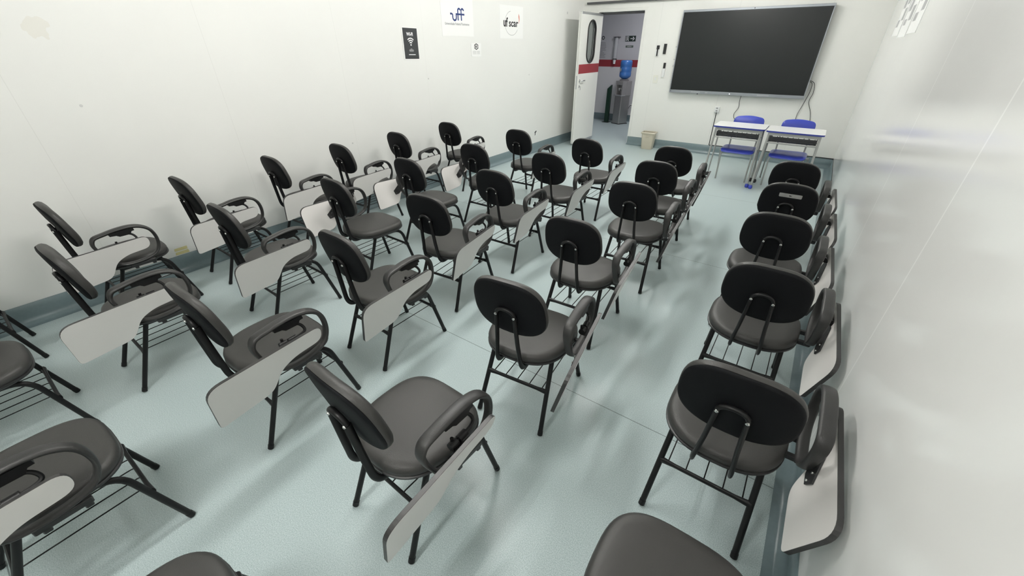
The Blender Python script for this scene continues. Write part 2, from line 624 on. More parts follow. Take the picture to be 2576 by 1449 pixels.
box(bm, -LT - 0.001, 0.001, -LW, 0, 0.018, 0.055)
link('bottom_seal', bm, M['alu'], leaf)
bm = bmesh.new()
for x0 in (-LT - 0.012, -LT + 0.004 + 0.014):
    box(bm, x0, x0 + 0.022, -LW - 0.008, -LW, 0.03, 2.10, bevel=0.002, seg=1)
link('edge_strip', bm, M['trim_white'], leaf)
bm = bmesh.new()
box(bm, 0.0, 0.0025, -LW, 0, 1.20, 1.343)
link('red_band', bm, M['band_red'], leaf)
bm = bmesh.new()
ring = [(0.008, y, z) for y, z in stadium(*WIN, n=16)]
tube(bm, ring, 0.011, seg=8, closed=True)
ring = [(-LT - 0.002, y, z) for y, z in stadium(*WIN, n=16)]
tube(bm, ring, 0.011, seg=8, closed=True)
ol = stadium(*WIN, n=16)
n = len(ol)
A = [bm.verts.new((0.0, y, z)) for y, z in ol]
B = [bm.verts.new((-LT, y, z)) for y, z in ol]
for k in range(n):
    bm.faces.new((A[k], A[(k + 1) % n], B[(k + 1) % n], B[k]))
gk = link('window_gasket', bm, M['black_plastic'], leaf, smooth=True)
gk['label'] = 'black rubber rim of the long door window'
bm = bmesh.new()
slab(bm, stadium(WIN[0], WIN[1], WIN[2] - 0.002, WIN[3] - 0.002, 16), 0.006, fn=lambda u, v, w: (-0.028 + w, u, v))
link('window_pane', bm, M['glass'], leaf)
hd = bmesh.new()
cyl(hd, (0.0, -LW + 0.055, 1.09), 0.024, 0.009, 'x')
tube(hd, rounded([(0.005, -LW + 0.055, 1.09), (0.052, -LW + 0.055, 1.09), (0.052, -LW + 0.175, 1.092)], 0.018), 0.009, seg=10)
link('handle', hd, M['chrome'], leaf, smooth=True)
kb = bmesh.new()
cyl(kb, (0.0, -LW + 0.055, 1.0), 0.020, 0.008, 'x')
cyl(kb, (0.008, -LW + 0.055, 1.0), 0.009, 0.010, 'x')
lk = link('lock_cylinder', kb, M['chrome'], leaf, smooth=True)
kb = bmesh.new()
box(kb, 0.012, 0.034, -LW + 0.053, -LW + 0.057, 0.994, 1.006)
box(kb, 0.028, 0.031, -LW + 0.052, -LW + 0.066, 0.945, 0.997, bevel=0.001, seg=1)
link('keys', kb, M['screw'], lk)
kb = bmesh.new()
box(kb, -LT * 0.8, -LT * 0.2, -LW - 0.009, -LW - 0.0075, 0.96, 1.17)
link('latch_plate', kb, M['alu'], leaf)

# ------------------------------------------------------------------ ceiling lamps
def ceiling_lamp(x, y, label):
    t = empty('ceiling_lamp', (x, y, ZC))
    tag(t, label, 'ceiling lamp', 'long fluorescent lamps along the ceiling')
    b = bmesh.new()
    box(b, -0.15, 0.15, -0.63, 0.63, -0.05, -0.001, bevel=0.006)
    link('housing', b, M['trim_white'], t)
    b = bmesh.new()
    for xx in (-0.07, 0.07):
        tube(b, [(xx, -0.60, -0.066), (xx, 0.60, -0.066)], 0.016, seg=12)
    link('fluorescent_tube', b, M['lamp_rear'] if y < 0 else M['lamp'], t, smooth=True)
    return t


LAMPS = [(-0.80, -0.9, 'fluorescent lamp behind the viewer, nearest the rear of the room'),
         (-1.75, 1.5, 'fluorescent lamp above the middle rows of chairs'),
         (-1.75, 3.9, 'fluorescent lamp above the front rows of chairs'),
         (-1.75, 6.3, 'fluorescent lamp above the open floor before the large screen')]
for a in LAMPS:
    ceiling_lamp(*a)
t = empty('hall_ceiling_lamp', (-3.2, 9.1, ZC))
tag(t, 'dim ceiling lamp in the hall beyond the door', 'ceiling lamp')
b = bmesh.new()
box(b, -0.30, 0.30, -0.30, 0.30, -0.05, -0.001, bevel=0.006)
link('housing', b, M['trim_white'], t)
b = bmesh.new()
box(b, -0.28, 0.28, -0.28, 0.28, -0.056, -0.0505)
link('diffuser', b, M['hall_lamp'], t)

# ------------------------------------------------------------------ tablet-arm chair
def superellipse(a, bt, bb, n_top, n_bot, N=56):
    """outline with half-width a, top half-height bt and bottom half-height bb"""
    out = []
    for k in range(N):
        th = 2 * PI * k / N
        c, s = math.cos(th), math.sin(th)
        n_ = n_top if s >= 0 else n_bot
        h = bt if s >= 0 else bb
        out.append((a * math.copysign(abs(c) ** (2 / n_), c), h * math.copysign(abs(s) ** (2 / n_), s)))
    return out


def rings_solid(bm, rings, mi=0, cap0=True, cap1=True):
    R_ = [[bm.verts.new(p) for p in r] for r in rings]
    n = len(R_[0])
    for a, b in zip(R_, R_[1:]):
        for k in range(n):
            bm.faces.new((a[k], a[(k + 1) % n], b[(k + 1) % n], b[k])).material_index = mi
    for ring, do in ((R_[0], cap0), (R_[-1], cap1)):
        if do:
            c = sum((v.co for v in ring), Vector()) / n
            cv = bm.verts.new(c)
            for k in range(n):
                bm.faces.new((ring[k], ring[(k + 1) % n], cv)).material_index = mi


def seat_outline(s=1.0, inset=0.0):
    o = []
    for (x, y) in superellipse(0.204 - inset, 0.202 - inset, 0.205 - inset, 3.2, 2.5):
        # a little broader towards the front
        o.append((x * (1.0 + 0.10 * y), y))
    return o


def mesh_seat():
    b = bmesh.new()
    rings = []
    for ins, z in ((0.012, 0.386), (0.004, 0.390), (0.000, 0.400), (0.0, 0.412), (0.005, 0.424), (0.016, 0.432), (0.035, 0.437), (0.07, 0.440), (0.12, 0.4405)):
        rings.append([(x, y, z - 0.02 * max(0, (y - 0.12)) ** 1.0 - 0.006 * (1 - (x / 0.2) ** 2) * (ins > 0.03)) for x, y in seat_outline(1, ins)])
    rings_solid(b, rings)
    return b


def mesh_seat_pan():
    b = bmesh.new()
    rings = []
    for ins, z in ((0.02, 0.372), (0.004, 0.376), (-0.002, 0.382), (-0.002, 0.389), (0.006, 0.393)):
        rings.append([(x, y, z) for x, y in seat_outline(1, ins)])
    rings_solid(b, rings)
    return b


BV = Vector((0, -0.215, 0.977)).normalized()
BC0 = Vector((0, -0.262, 0.742))
BC = BC0 - BV * 0.058        # centre of the back surface of the backrest
BN = Vector((0, 0.977, 0.215)).normalized()


def back_pt(u, v, n):
    bend = 0.55 * u * u + 0.25 * max(0, v) * max(0, v)
    return BC + Vector((1, 0, 0)) * u + BV * v + BN * (n + bend)


def back_outline(ins=0.0):
    o = []
    for (x, y) in superellipse(0.171 - ins, 0.144 - ins, 0.144 - ins, 2.9, 2.7):
        o.append((x * (1 + 0.12 * (y / 0.15) * -0.4), y))
    return o


def mesh_backrest():
    b = bmesh.new()
    rings = []
    for ins, n_ in ((0.010, 0.008), (0.001, 0.010), (-0.001, 0.020), (0.001, 0.030), (0.010, 0.040), (0.028, 0.047), (0.06, 0.050), (0.10, 0.051)):
        rings.append([back_pt(u, v, n_) for u, v in back_outline(ins)])
    rings_solid(b, rings)
    return b


def mesh_back_shell():
    b = bmesh.new()
    rings = []
    for ins, n_ in ((0.09, 0.0), (0.04, 0.0), (0.012, 0.0005), (0.004, 0.003), (0.0015, 0.008), (0.004, 0.0105)):
        rings.append([back_pt(u, v, n_) for u, v in back_outline(ins)])
    rings_solid(b, rings)
    return b


def mesh_leg(s, front):
    b = bmesh.new()
    if front:
        # tube runs under the seat, then bends down into the front leg
        pts = rounded([(s * 0.150, -0.10, 0.362), (s * 0.158, 0.150, 0.362), (s * 0.187, 0.240, 0.004)], 0.075, 7)
    else:
        pts = [Vector((s * 0.152, -0.085, 0.366)), Vector((s * 0.174, -0.240, 0.004))]
    tube(b, pts, 0.0115, seg=12)
    # rubber foot
    e = pts[-1]
    d = (pts[-1] - pts[-2]).normalized()
    tube(b, [e - d * 0.022, e - d * 0.001], 0.0128, seg=12)
    return b


def mesh_rung(y, z, x):
    b = bmesh.new()
    n = 13
    pts = [Vector((-x + 2 * x * k / (n - 1), y, z)) for k in range(n)]
    tube(b, pts, [0.0100 if 1 < k < n - 2 else (0.0125 if k in (1, n - 2) else 0.015) for k in range(n)], seg=10, up=(0, 0, 1),
         sx=0.75, sy=1.0)
    return b


def mesh_rack():
    b = bmesh.new()
    for k in range(5):
        x = -0.132 + 0.066 * k
        tube(b, [(x, -0.155, 0.209), (x, -0.140, 0.214), (x, 0.18, 0.217), (x, 0.194, 0.213)], 0.0026, seg=6)
    return b


def mesh_back_support():
    b = bmesh.new()
    pts = []
    top = BC0 + BV * -0.052 - BN * 0.010
    def side(s):
        return [(s * 0.062, -0.06, 0.365), (s * 0.062, -0.205, 0.362), (s * 0.061, -0.232, 0.400),
                (s * 0.050, -0.2435, 0.52), (s * 0.0425, (top - BV * 0.024).y, (top - BV * 0.024).z)]
    L_ = rounded(side(-1), [0.01, 0.03, 0.03, 0.04, 0.02], 6)
    R_ = rounded(side(1), [0.01, 0.03, 0.03, 0.04, 0.02], 6)[::-1]
    tube(b, L_, 0.0095, seg=12, up=(1, 0, 0), sx=1.4, sy=0.85)
    tube(b, R_, 0.0095, seg=12, up=(1, 0, 0), sx=1.4, sy=0.85)
    arch = []
    for k in range(13):
        a = PI - PI * k / 12
        arch.append(Vector((0.0425 * math.cos(a), 0, 0)) + top + BV * (-0.022 + 0.032 * math.sin(a)))
    tube(b, arch, 0.0095, seg=12, up=tuple(BN), sx=0.85, sy=1.05)
    # flattened fixing plates behind the bolts
    return b


def mesh_bolt(s):
    b = bmesh.new()
    c = BC0 + BV * -0.074 - BN * 0.0188 + Vector((s * 0.0425, 0, 0))
    tube(b, [c, c - BN * 0.003, c - BN * 0.0055], [0.0068, 0.0062, 0.003], seg=12)
    return b


# armrest: closed strap ring beside the seat
ARM = [(-0.178, 0.628), (-0.060, 0.664), (0.060, 0.664), (0.158, 0.610), (0.176, 0.520), (0.140, 0.428), (0.030, 0.398), (-0.110, 0.408), (-0.150, 0.500)]


def catmull_closed(P, seg=6):
    n = len(P)
    out = []
    for i in range(n):
        p0, p1, p2, p3 = (Vector(P[(i + j - 1) % n]) for j in range(4))
        for k in range(seg):
            t_ = k / seg
            q = 0.5 * ((2 * p1) + (-p0 + p2) * t_ + (2 * p0 - 5 * p1 + 4 * p2 - p3) * t_ ** 2 + (-p0 + 3 * p1 - 3 * p2 + p3) * t_ ** 3)
            out.append((q.x, q.y))
    return out


def mesh_armrest(s):
    b = bmesh.new()
    pr = catmull_closed([(-0.182, 0.600), (-0.160, 0.640), (-0.10, 0.654), (-0.03, 0.664), (0.045, 0.664), (0.105, 0.645), (0.145, 0.605), (0.160, 0.545),
                         (0.152, 0.480), (0.120, 0.430), (0.060, 0.406), (-0.02, 0.398), (-0.085, 0.408), (-0.125, 0.440), (-0.155, 0.500), (-0.176, 0.555)], 4)
    pr = [(-0.012 + (y + 0.012) * 0.93, 0.531 + (z - 0.531) * 0.93) for y, z in pr]
    w = []
    t_ = []
    for (y, z) in pr:
        f = max(0, min(1, (z - 0.50) / 0.14))
        w.append(0.036 + 0.010 * f)
        t_.append(0.0145 + 0.0045 * f)
    loop_strap(b, pr, w, t_, s * 0.243)
    return b


def mesh_arm_mount(s):
    b = bmesh.new()
    for y in (-0.025, 0.070):
        box(b, min(s * 0.13, s * 0.262), max(s * 0.13, s * 0.255), y - 0.010, y + 0.010, 0.374, 0.396, bevel=0.003, seg=1)
    box(b, s * 0.243 - 0.014, s * 0.243 + 0.012, -0.05, 0.085, 0.386, 0.408, bevel=0.003, seg=1)
    return b


def mesh_hinge(s):
    """black block under the arm pad with the hooked rod and the plate that carries the tablet"""
    b = bmesh.new()
    ol = [(-0.075, 0.636), (0.050, 0.636), (0.052, 0.620), (0.036, 0.618), (0.026, 0.602), (-0.028, 0.602), (-0.042, 0.613), (-0.072, 0.616)]
    slab(b, ol, 0.030, fn=lambda u, v, w: (s * (0.229 + w), u, v))
    tube(b, rounded([(s * 0.246, -0.002, 0.610), (s * 0.247, 0.034, 0.600), (s * 0.262, 0.048, 0.566), (s * 0.272, 0.020, 0.560), (s * 0.274, -0.075, 0.558)], 0.02, 5), 0.0065, seg=8)
    return b


def mesh_clamp(s):
    b = bmesh.new()
    tube(b, [(s * 0.273, -0.004, 0.560), (s * 0.274, -0.038, 0.559)], 0.0135, seg=12)
    tube(b, [(s * 0.2745, -0.046, 0.559), (s * 0.275, -0.076, 0.558)], 0.0145, seg=12)
    cyl(b, (s * 0.268, -0.060, 0.568), 0.006, 0.014, 'z')
    box(b, min(s * 0.275, s * 0.299), max(s * 0.275, s * 0.299), -0.078, -0.030, 0.546, 0.552)
    return b


HANG = 0.25      # sideways lean of the hanging tablet
TAB_Y, TAB_Z = -0.05, 0.545


def tab_xyz(s, u, v, w):
    """u = along the chair (y), v = height, w = through the board, outwards"""
    return (s * (0.336 - (0.56 - v) * HANG - 0.055 * (u + 0.378) + w), u, v)


TAB_OUT = [(-0.378, 0.555), (-0.300, 0.5755), (0.085, 0.5815), (0.085, 0.515), (0.020, 0.514), (-0.050, 0.507), (-0.105, 0.475), (-0.150, 0.385),
           (-0.185, 0.364), (-0.375, 0.352)]


def tablet_outline():
    return round_poly([(-0.378, 0.576), (0.088, 0.584), (0.086, 0.501), (-0.045, 0.493), (-0.108, 0.462), (-0.152, 0.382), (-0.182, 0.366), (-0.374, 0.350)],
                      [0.062, 0.040, 0.042, 0.035, 0.03, 0.03, 0.03, 0.022], 7)


def mesh_tablet(s):
    b = bmesh.new()
    slab(b, tablet_outline(), 0.016, bev=0.0008, fn=lambda u, v, w: tab_xyz(s, u, v, w - 0.016), mi=0, mi_edge=1)
    return b


def mesh_plate(s):
    b = bmesh.new()
    ol = [(-0.045, 0.548), (-0.095, 0.548), (-0.190, 0.482), (-0.178, 0.448), (-0.140, 0.452), (-0.050, 0.510)]
    slab(b, ol, 0.005, fn=lambda u, v, w: tab_xyz(s, u, v, w - 0.0222))
    return b


def mesh_plate_screws(s):
    b = bmesh.new()
    for (u, v) in ((-0.170, 0.462), (-0.155, 0.488)):
        p0 = Vector(tab_xyz(s, u, v, -0.0225))
        p1 = Vector(tab_xyz(s, u, v, -0.026))
        tube(b, [p0, p1], 0.0045, seg=8)
    return b


def make_chair(s):
    """s = +1 tablet on the sitter's right, -1 on the left"""
    t = empty('tablet_arm_chair')
    link('seat', mesh_seat(), M['vinyl'], t, smooth=True, ang=60)
    link('seat_pan', mesh_seat_pan(), M['black_plastic'], t, smooth=True)
    br = link('backrest', mesh_backrest(), M['vinyl'], t, smooth=True, ang=60)
    sh = link('backrest_shell', mesh_back_shell(), M['shell'], br, smooth=True, ang=60)
    bs = link('back_support', mesh_back_support(), M['black_tube'], t, smooth=True)
    for q in (-1, 1):
        link('bolt', mesh_bolt(q), M['screw'], bs, smooth=True)
    for q in (-1, 1):
        link('leg', mesh_leg(q, True), M['black_tube'], t, smooth=True)
        link('leg', mesh_leg(q, False), M['black_tube'], t, smooth=True)
    link('rung', mesh_rung(-0.153, 0.209, 0.162), M['black_tube'], t, smooth=True)
    link('rung', mesh_rung(0.193, 0.213, 0.170), M['black_tube'], t, smooth=True)
    link('book_rack', mesh_rack(), M['black_tube'], t, smooth=True)
    ar = link('armrest', mesh_armrest(s), M['pu'], t, smooth=True, ang=50)
    link('mounting_bracket', mesh_arm_mount(s), M['black_plastic'], ar)
    hg = link('tablet_hinge', mesh_hinge(s), M['black_tube'], t, smooth=True)
    tb = link('writing_tablet', mesh_tablet(s), [M['laminate'], M['edge_black']], t)
    link('clamp', mesh_clamp(s), M['black_tube'], hg, smooth=True)
    link('fixing_plate', mesh_plate(s), M['black_plastic'], tb)
    link('screw', mesh_plate_screws(s), M['screw'], tb, smooth=True)
    return t


def kids(o):
    return KIDS.get(o.name, [])


def copy_tree(o, parent=None, skip=()):
    c = o.copy()
    COL.objects.link(c)
    c.parent = parent
    for ch in kids(o):
        if ch.name.split('.')[0] not in skip:
            copy_tree(ch, c)
    return c


proto_r = make_chair(1)
proto_l = make_chair(-1)
KIDS = {}
for o in COL.objects:
    if o.parent is not None:
        KIDS.setdefault(o.parent.name, []).append(o)

GRP = 'tablet-arm chairs set out in rows'
COLN = {'F': 'row along the left wall', 'E': 'second row from the left wall', 'D': 'middle row',
        'C': 'row beside the aisle', 'R': 'row against the glossy right wall'}
ORD = ['nearest the screen wall', 'second from the screen wall', 'third from the screen wall', 'fourth from the screen wall',
       'fifth from the screen wall', 'sixth from the screen wall', 'seventh from the screen wall']
CH = {
    # name: (x, y, rotation, left-handed, tablet dx, tablet lean, label extra)
    'C6': (-0.985, 4.167, 0.05), 'C5': (-0.932, 3.543, 0.021), 'C4': (-0.880, 2.878, 0.035), 'C3': (-0.911, 2.059, 0.041),
    'C2': (-0.831, 1.328, 0.107), 'C1': (-0.887, 0.612, -0.034), 'C0': (-0.885, -0.225, -0.06),
    'D6': (-1.793, 4.038, 0.0), 'D5': (-1.801, 3.294, 0.0), 'D4': (-1.855, 2.577, 0.026), 'D3': (-1.870, 1.879, 0.09),
    'D2': (-1.779, 1.210, -0.015), 'D1': (-1.800, 0.553, 0.0), 'D0': (-1.755, -0.272, 0.016),
    'E6': (-2.658, 4.067, 0.0), 'E5': (-2.577, 3.206, 0.0), 'E4': (-2.667, 2.460, 0.0), 'E3': (-2.633, 1.756, -0.03),
    'E2': (-2.706, 1.053, -0.02), 'E1': (-2.733, 0.337, 0.0), 'E0': (-2.672, -0.356, 0.0),
    'F6': (-3.650, 3.998, 0.0), 'F5': (-3.656, 3.198, 0.0), 'F4': (-3.639, 2.477, 0.0), 'F3': (-3.682, 1.845, 0.0),
    'F2': (-3.589, 1.144, 0.0), 'F1': (-3.602, 0.462, 0.0), 'F0': (-3.584, -0.389, 0.0),
    'R5': (-0.002, 4.148, 0.0), 'R4': (0.010, 3.450, 0.0), 'R3': (0.007, 2.768, 0.0), 'R2': (0.046, 2.059, 0.0),
    'R1': (0.062, 1.303, 0.0), 'R0': (0.060, 0.580, 0.0),
}
EXTRA = {
    'R4': 'black chair with a grey sticker on its backrest, against the glossy right wall',
    'E5': 'left-handed black chair with its pale tablet towards the left wall, second from the screen wall',
    'E4': 'left-handed black chair in the second row from the left wall, third from the screen wall',
    'E3': 'left-handed black chair in the second row from the left wall, fourth from the screen wall',
    'C1': 'nearest black chair seen whole beside the aisle, its grey tablet hanging towards the viewer',
    'R1': 'large black backrest chair against the right wall, nearest one seen whole',
    'R0': 'black seat cut off by the bottom edge of the picture, beside the right wall',
    'C0': 'black seat just showing at the bottom edge of the picture, left of centre',
    'D0': 'large black armrest and seat cut off at the lower left corner of the picture',
    'E0': 'black chair cut off by the left edge, its rounded seat showing',
    'F0': 'black chair legs at the left edge beside the left wall skirting',
    'D6': 'black chair with a frayed strap hanging off its backrest, middle row, nearest the door',
}
CHAIRS = {}
used = set()
ARMLESS_SKIP = ('armrest', 'tablet_hinge', 'writing_tablet')
for nm, (cx, cy, th) in CH.items():
    left = nm in ('E3', 'E4', 'E5', 'E0')
    src = proto_l if left else proto_r
    if src.name in used:
        o = copy_tree(src, skip=ARMLESS_SKIP if nm == 'R0' else ())
    else:
        o = src
        used.add(src.name)
    o.location = (cx, cy, 0)
    o.rotation_euler = (0, 0, th)
    c, k = nm[0], int(nm[1])
    i = {'R': 5}.get(c, 6) - k
    lab = EXTRA.get(nm) or 'black tablet-arm chair in the %s, %s' % (COLN[c], ORD[i])
    tag(o, lab, 'chair', GRP)
    CHAIRS[nm] = o

# per-chair pose of the hanging tablet (about the hinge): lean and pitch
POSE = {'D0': (-0.12, 0.0, 0.0), 'R1': (0.03, 0.12, -0.022), 'R2': (0, 0.12, -0.014), 'R3': (0, 0.10, -0.008), 'R4': (0, 0.10, -0.005), 'R5': (0, 0.08, 0),
        'C1': (0, 0, 0, 0.014), 'C2': (0, 0.03, 0), 'C3': (0, 0.03, 0), 'E4': (0, -0.05, 0)}
for nm, ps in POSE.items():
    lean, pitch, dx = ps[:3]
    dy = ps[3] if len(ps) > 3 else 0.0
    for ch in [q for q in COL.objects if q.parent == CHAIRS[nm] and q.name.startswith('writing_tablet')]:
        piv = Vector((0.31, -0.05, 0.53))
        Rm = Matrix.Rotation(pitch, 4, 'X') @ Matrix.Rotation(lean, 4, 'Y')
        ch.matrix_local = Matrix.Translation(piv + Vector((dx, dy, 0))) @ Rm @ Matrix.Translation(-piv)

# sticker on one backrest
b = bmesh.new()
ol = round_poly([(-0.066, 0.055), (0.066, 0.055), (0.066, 0.082), (-0.066, 0.082)], 0.006, 3)
slab(b, [(u + 0.005, v) for u, v in ol], 0.001, fn=lambda u, v, w: tuple(back_pt(u, v, -0.0012 - w)))
st = link('sticker', b, M['sticker'], CHAIRS['R4'])
st['label'] = 'worn grey sticker'
# frayed strap on another
b = bmesh.new()
pp = []
for k in range(14):
    q = k / 13
    p0 = back_pt(0.05 + 0.012 * math.sin(q * 5), -0.055 - q * 0.15, -0.018 - 0.01 * math.sin(q * 4))
    pp.append(p0)
tube(b, pp, [0.004 + 0.003 * math.sin(k * 1.7) for k in range(14)], seg=6, sx=1.6, sy=0.5)
st = link('frayed_strap', b, M['strap'], CHAIRS['D6'], smooth=True)
st['label'] = 'frayed hanging strap'

# ------------------------------------------------------------------ school desks and blue chairs by the screen
def make_desk():
    t = empty('school_desk')
    W, Dp = 0.60, 0.45
    z1 = 0.725
    ol = round_poly([(-W / 2, 0), (W / 2, 0), (W / 2, Dp), (-W / 2, Dp)], [0.045, 0.045, 0.03, 0.03], 6)
    b = bmesh.new()
    slab(b, ol, 0.018, fn=lambda u, v, w: (u, v, z1 - 0.018 + w), mi=0, mi_edge=1)
    link('desk_top', b, [M['desk_white'], M['blue_edge']], t)
    for s in (-1, 1):
        for y in (0.035, 0.335):
            b = bmesh.new()
            pts = [(s * 0.262, y + (0.0 if y > 0.1 else 0.0), 0.70), (s * 0.285, y - (0.02 if y < 0.1 else -0.02), 0.01)]
            tube(b, pts, 0.0125 if y < 0.1 else 0.010, seg=12)
            lg = link('leg', b, M['grey_tube'], t, smooth=True)
            b = bmesh.new()
            ex, ey = pts[1][0], pts[1][1]
            tube(b, [(ex, ey, 0.001), (ex, ey, 0.012), (ex, ey, 0.036), (ex, ey, 0.050)], [0.018, 0.0245, 0.0235, 0.014], seg=16)
            cp = link('foot_cap', b, M['blue'] if y < 0.1 else M['black_plastic'], lg, smooth=True)
    b = bmesh.new()
    for y in (0.03, 0.40):
        box(b, -0.27, 0.27, y - 0.008, y + 0.008, 0.672, 0.706, bevel=0.002, seg=1)
    for s in (-1, 1):
        box(b, s * 0.262 - 0.008, s * 0.262 + 0.008, 0.03, 0.40, 0.684, 0.706)
    tube(b, rounded([(-0.262, 0.03, 0.60), (-0.262, 0.03, 0.585), (0.262, 0.03, 0.585), (0.262, 0.03, 0.60)], 0.01), 0.008, seg=8)
    tube(b, [(-0.255, 0.345, 0.575), (0.255, 0.345, 0.575)], 0.008, seg=8)
    link('frame', b, M['grey_tube'], t, smooth=True)
    # ribbed basket under the top, open towards the sitter
    b = bmesh.new()
    pr = [(0.345, 0.602), (0.060, 0.602), (0.040, 0.615), (0.034, 0.660), (0.029, 0.660), (0.034, 0.610), (0.056, 0.595), (0.345, 0.595)]
    ra = [b.verts.new((-0.245, y, z)) for y, z in pr]
    rb = [b.verts.new((0.245, y, z)) for y, z in pr]
    n = len(pr)
    for k in range(n):
        b.faces.new((ra[k], ra[(k + 1) % n], rb[(k + 1) % n], rb[k]))
    b.faces.new(ra)
    b.faces.new(rb[::-1])
    for s in (-1, 1):
        box(b, s * 0.243 - 0.003, s * 0.243 + 0.003, 0.04, 0.345, 0.598, 0.655)
    for k in range(9):
        x = -0.22 + 0.055 * k
        box(b, x - 0.004, x + 0.004, 0.026, 0.032, 0.60, 0.668)
    tube(b, [(-0.245, 0.030, 0.628), (0.245, 0.030, 0.628)], 0.0055, seg=6)
    link('book_basket', b, M['basket'], t, smooth=False)
    return t


def make_blue_chair():
    """faces the audience: origin on the floor below the seat front, back towards +y"""
    t = empty('school_chair')
    b = bmesh.new()
    rings = []
    for ins, z in ((0.012, 0.405), (0.0, 0.412), (0.0, 0.422), (0.008, 0.430), (0.04, 0.4315), (0.09, 0.429)):
        r_ = []
        for (x, y) in superellipse(0.205 - ins, 0.19 - ins, 0.19 - ins, 6, 6):
            yy = y + 0.19
            r_.append((x, yy, z - 0.022 * max(0, 1 - yy / 0.07)))
        rings.append(r_)
    rings_solid(b, rings)
    link('seat', b, M['blue'], t, smooth=True, ang=60)
    b = bmesh.new()
    ol = round_poly([(-0.190, 0.0), (0.190, 0.0), (0.182, 0.158), (0.0, 0.183), (-0.182, 0.158)], [0.03, 0.03, 0.05, 0.12, 0.05], 6)
    def bp(u, v, w):
        return (u, 0.43 + 0.10 * v - w + 0.0 - 0.9 * (0.04 - u * u) * -0.6, 0.625 + v)
    slab(b, ol, 0.014, bev=0.004, fn=bp)
    link('backrest', b, M['blue'], t, smooth=True, ang=50)
    for s in (-1, 1):
        b = bmesh.new()
        tube(b, rounded([(s * 0.165, 0.34, 0.398), (s * 0.175, 0.09, 0.398), (s * 0.188, 0.075, 0.36), (s * 0.185, 0.13, 0.004)], 0.03), 0.010, seg=10)
        link('leg', b, M['grey_tube'], t, smooth=True)
        b = bmesh.new()
        tube(b, rounded([(s * 0.175, 0.10, 0.398), (s * 0.225, 0.16, 0.396), (s * 0.232, 0.26, 0.37), (s * 0.245, 0.53, 0.004)], 0.06), 0.010, seg=10)
        link('leg', b, M['grey_tube'], t, smooth=True)
        b = bmesh.new()
        tube(b, rounded([(s * 0.155, 0.30, 0.398), (s * 0.160, 0.42, 0.40), (s * 0.165, 0.462, 0.72)], 0.05), 0.010, seg=10)
        link('back_post', b, M['grey_tube'], t, smooth=True)
    b = bmesh.new()
    tube(b, [(-0.165, 0.10, 0.396), (0.165, 0.10, 0.396)], 0.009, seg=8)
    tube(b, [(-0.158, 0.33, 0.396), (0.158, 0.33, 0.396)], 0.009, seg=8)
    link('seat_frame', b, M['grey_tube'], t, smooth=True)
    return t


desk = make_desk()
bchair = make_blue_chair()
KIDS = {}
for o in COL.objects:
    if o.parent is not None:
        KIDS.setdefault(o.parent.name, []).append(o)
desk.location = (-0.772, 6.035, 0)
tag(desk, 'white school desk with blue edge, the left one of the pair below the screen', 'desk', 'white school desks below the screen')
desk2 = copy_tree(desk)
desk2.location = (-0.155, 6.0, 0)
tag(desk2, 'white school desk with blue edge, the right one of the pair, nearer the right wall', 'desk', 'white school desks below the screen')
bchair.location = (-0.735, 6.14, 0)
tag(bchair, 'blue plastic school chair behind the left white desk, a cable hanging beside its back', 'chair', 'blue school chairs behind the desks')
bchair2 = copy_tree(bchair)
bchair2.location = (-0.160, 6.14, 0)
tag(bchair2, 'blue plastic school chair behind the right white desk, two cables hanging above it', 'chair', 'blue school chairs behind the desks')

# ------------------------------------------------------------------ large screen
tv = empty('interactive_screen', (-1.216, YB, 0.938))
tag(tv, 'very large dark wall-mounted screen with a silver frame', 'screen')
W, H, T = 1.96, 1.153, 0.075
b = bmesh.new()
box(b, -W / 2 + 0.01, W / 2 - 0.01, -0.070, -0.018, 0.01, H - 0.01, bevel=0.004, seg=1)
box(b, -0.35, 0.35, -0.02, -0.0005, 0.35, 0.80)
link('body', b, M['alu_dark'], tv)
b = bmesh.new()
fr = 0.022
fb = 0.042
for (x0, x1, z0, z1) in ((-W / 2, W / 2, 0, fb), (-W / 2, W / 2, H - 0.030, H), (-W / 2, -W / 2 + 0.013, fb, H - 0.030), (W / 2 - 0.013, W / 2, fb, H - 0.030)):
    box(b, x0, x1, -0.092, -0.060, z0, z1, bevel=0.002, seg=1)
link('frame', b, M['bezel'], tv)
b = bmesh.new()
box(b, -W / 2 + 0.012, W / 2 - 0.012, -0.084, -0.069, fb - 0.002, H - 0.028)
link('glass_border', b, M['screen_black'], tv)
b = bmesh.new()
box(b, -W / 2 + 0.028, W / 2 - 0.028, -0.0855, -0.0838, fb + 0.012, H - 0.048)
link('display_panel', b, M['screen'], tv)
b = bmesh.new()
cyl(b, (0.02, -0.0935, H - 0.014), 0.007, 0.002, 'y')
link('camera_lens', b, M['ink_black'], tv)
b = bmesh.new()
cyl(b, (-0.03, -0.0935, 0.018), 0.0055, 0.002, 'y')
link('status_light', b, M['led'], tv)
b = bmesh.new()
cyl(b, (-0.955, -0.0935, 0.022), 0.006, 0.002, 'y')
box(b, -0.525, -0.510, -0.085, -0.070, -0.012, 0.0)
link('sensor', b, M['ink_black'], tv)
b = bmesh.new()
for x0, x1 in ((-0.62, -0.48), (-0.40, -0.36), (0.36, 0.52)):
    box(b, x0, x1, -0.0925, -0.0915, 0.014, 0.026)
link('port_cover', b, M['alu'], tv)

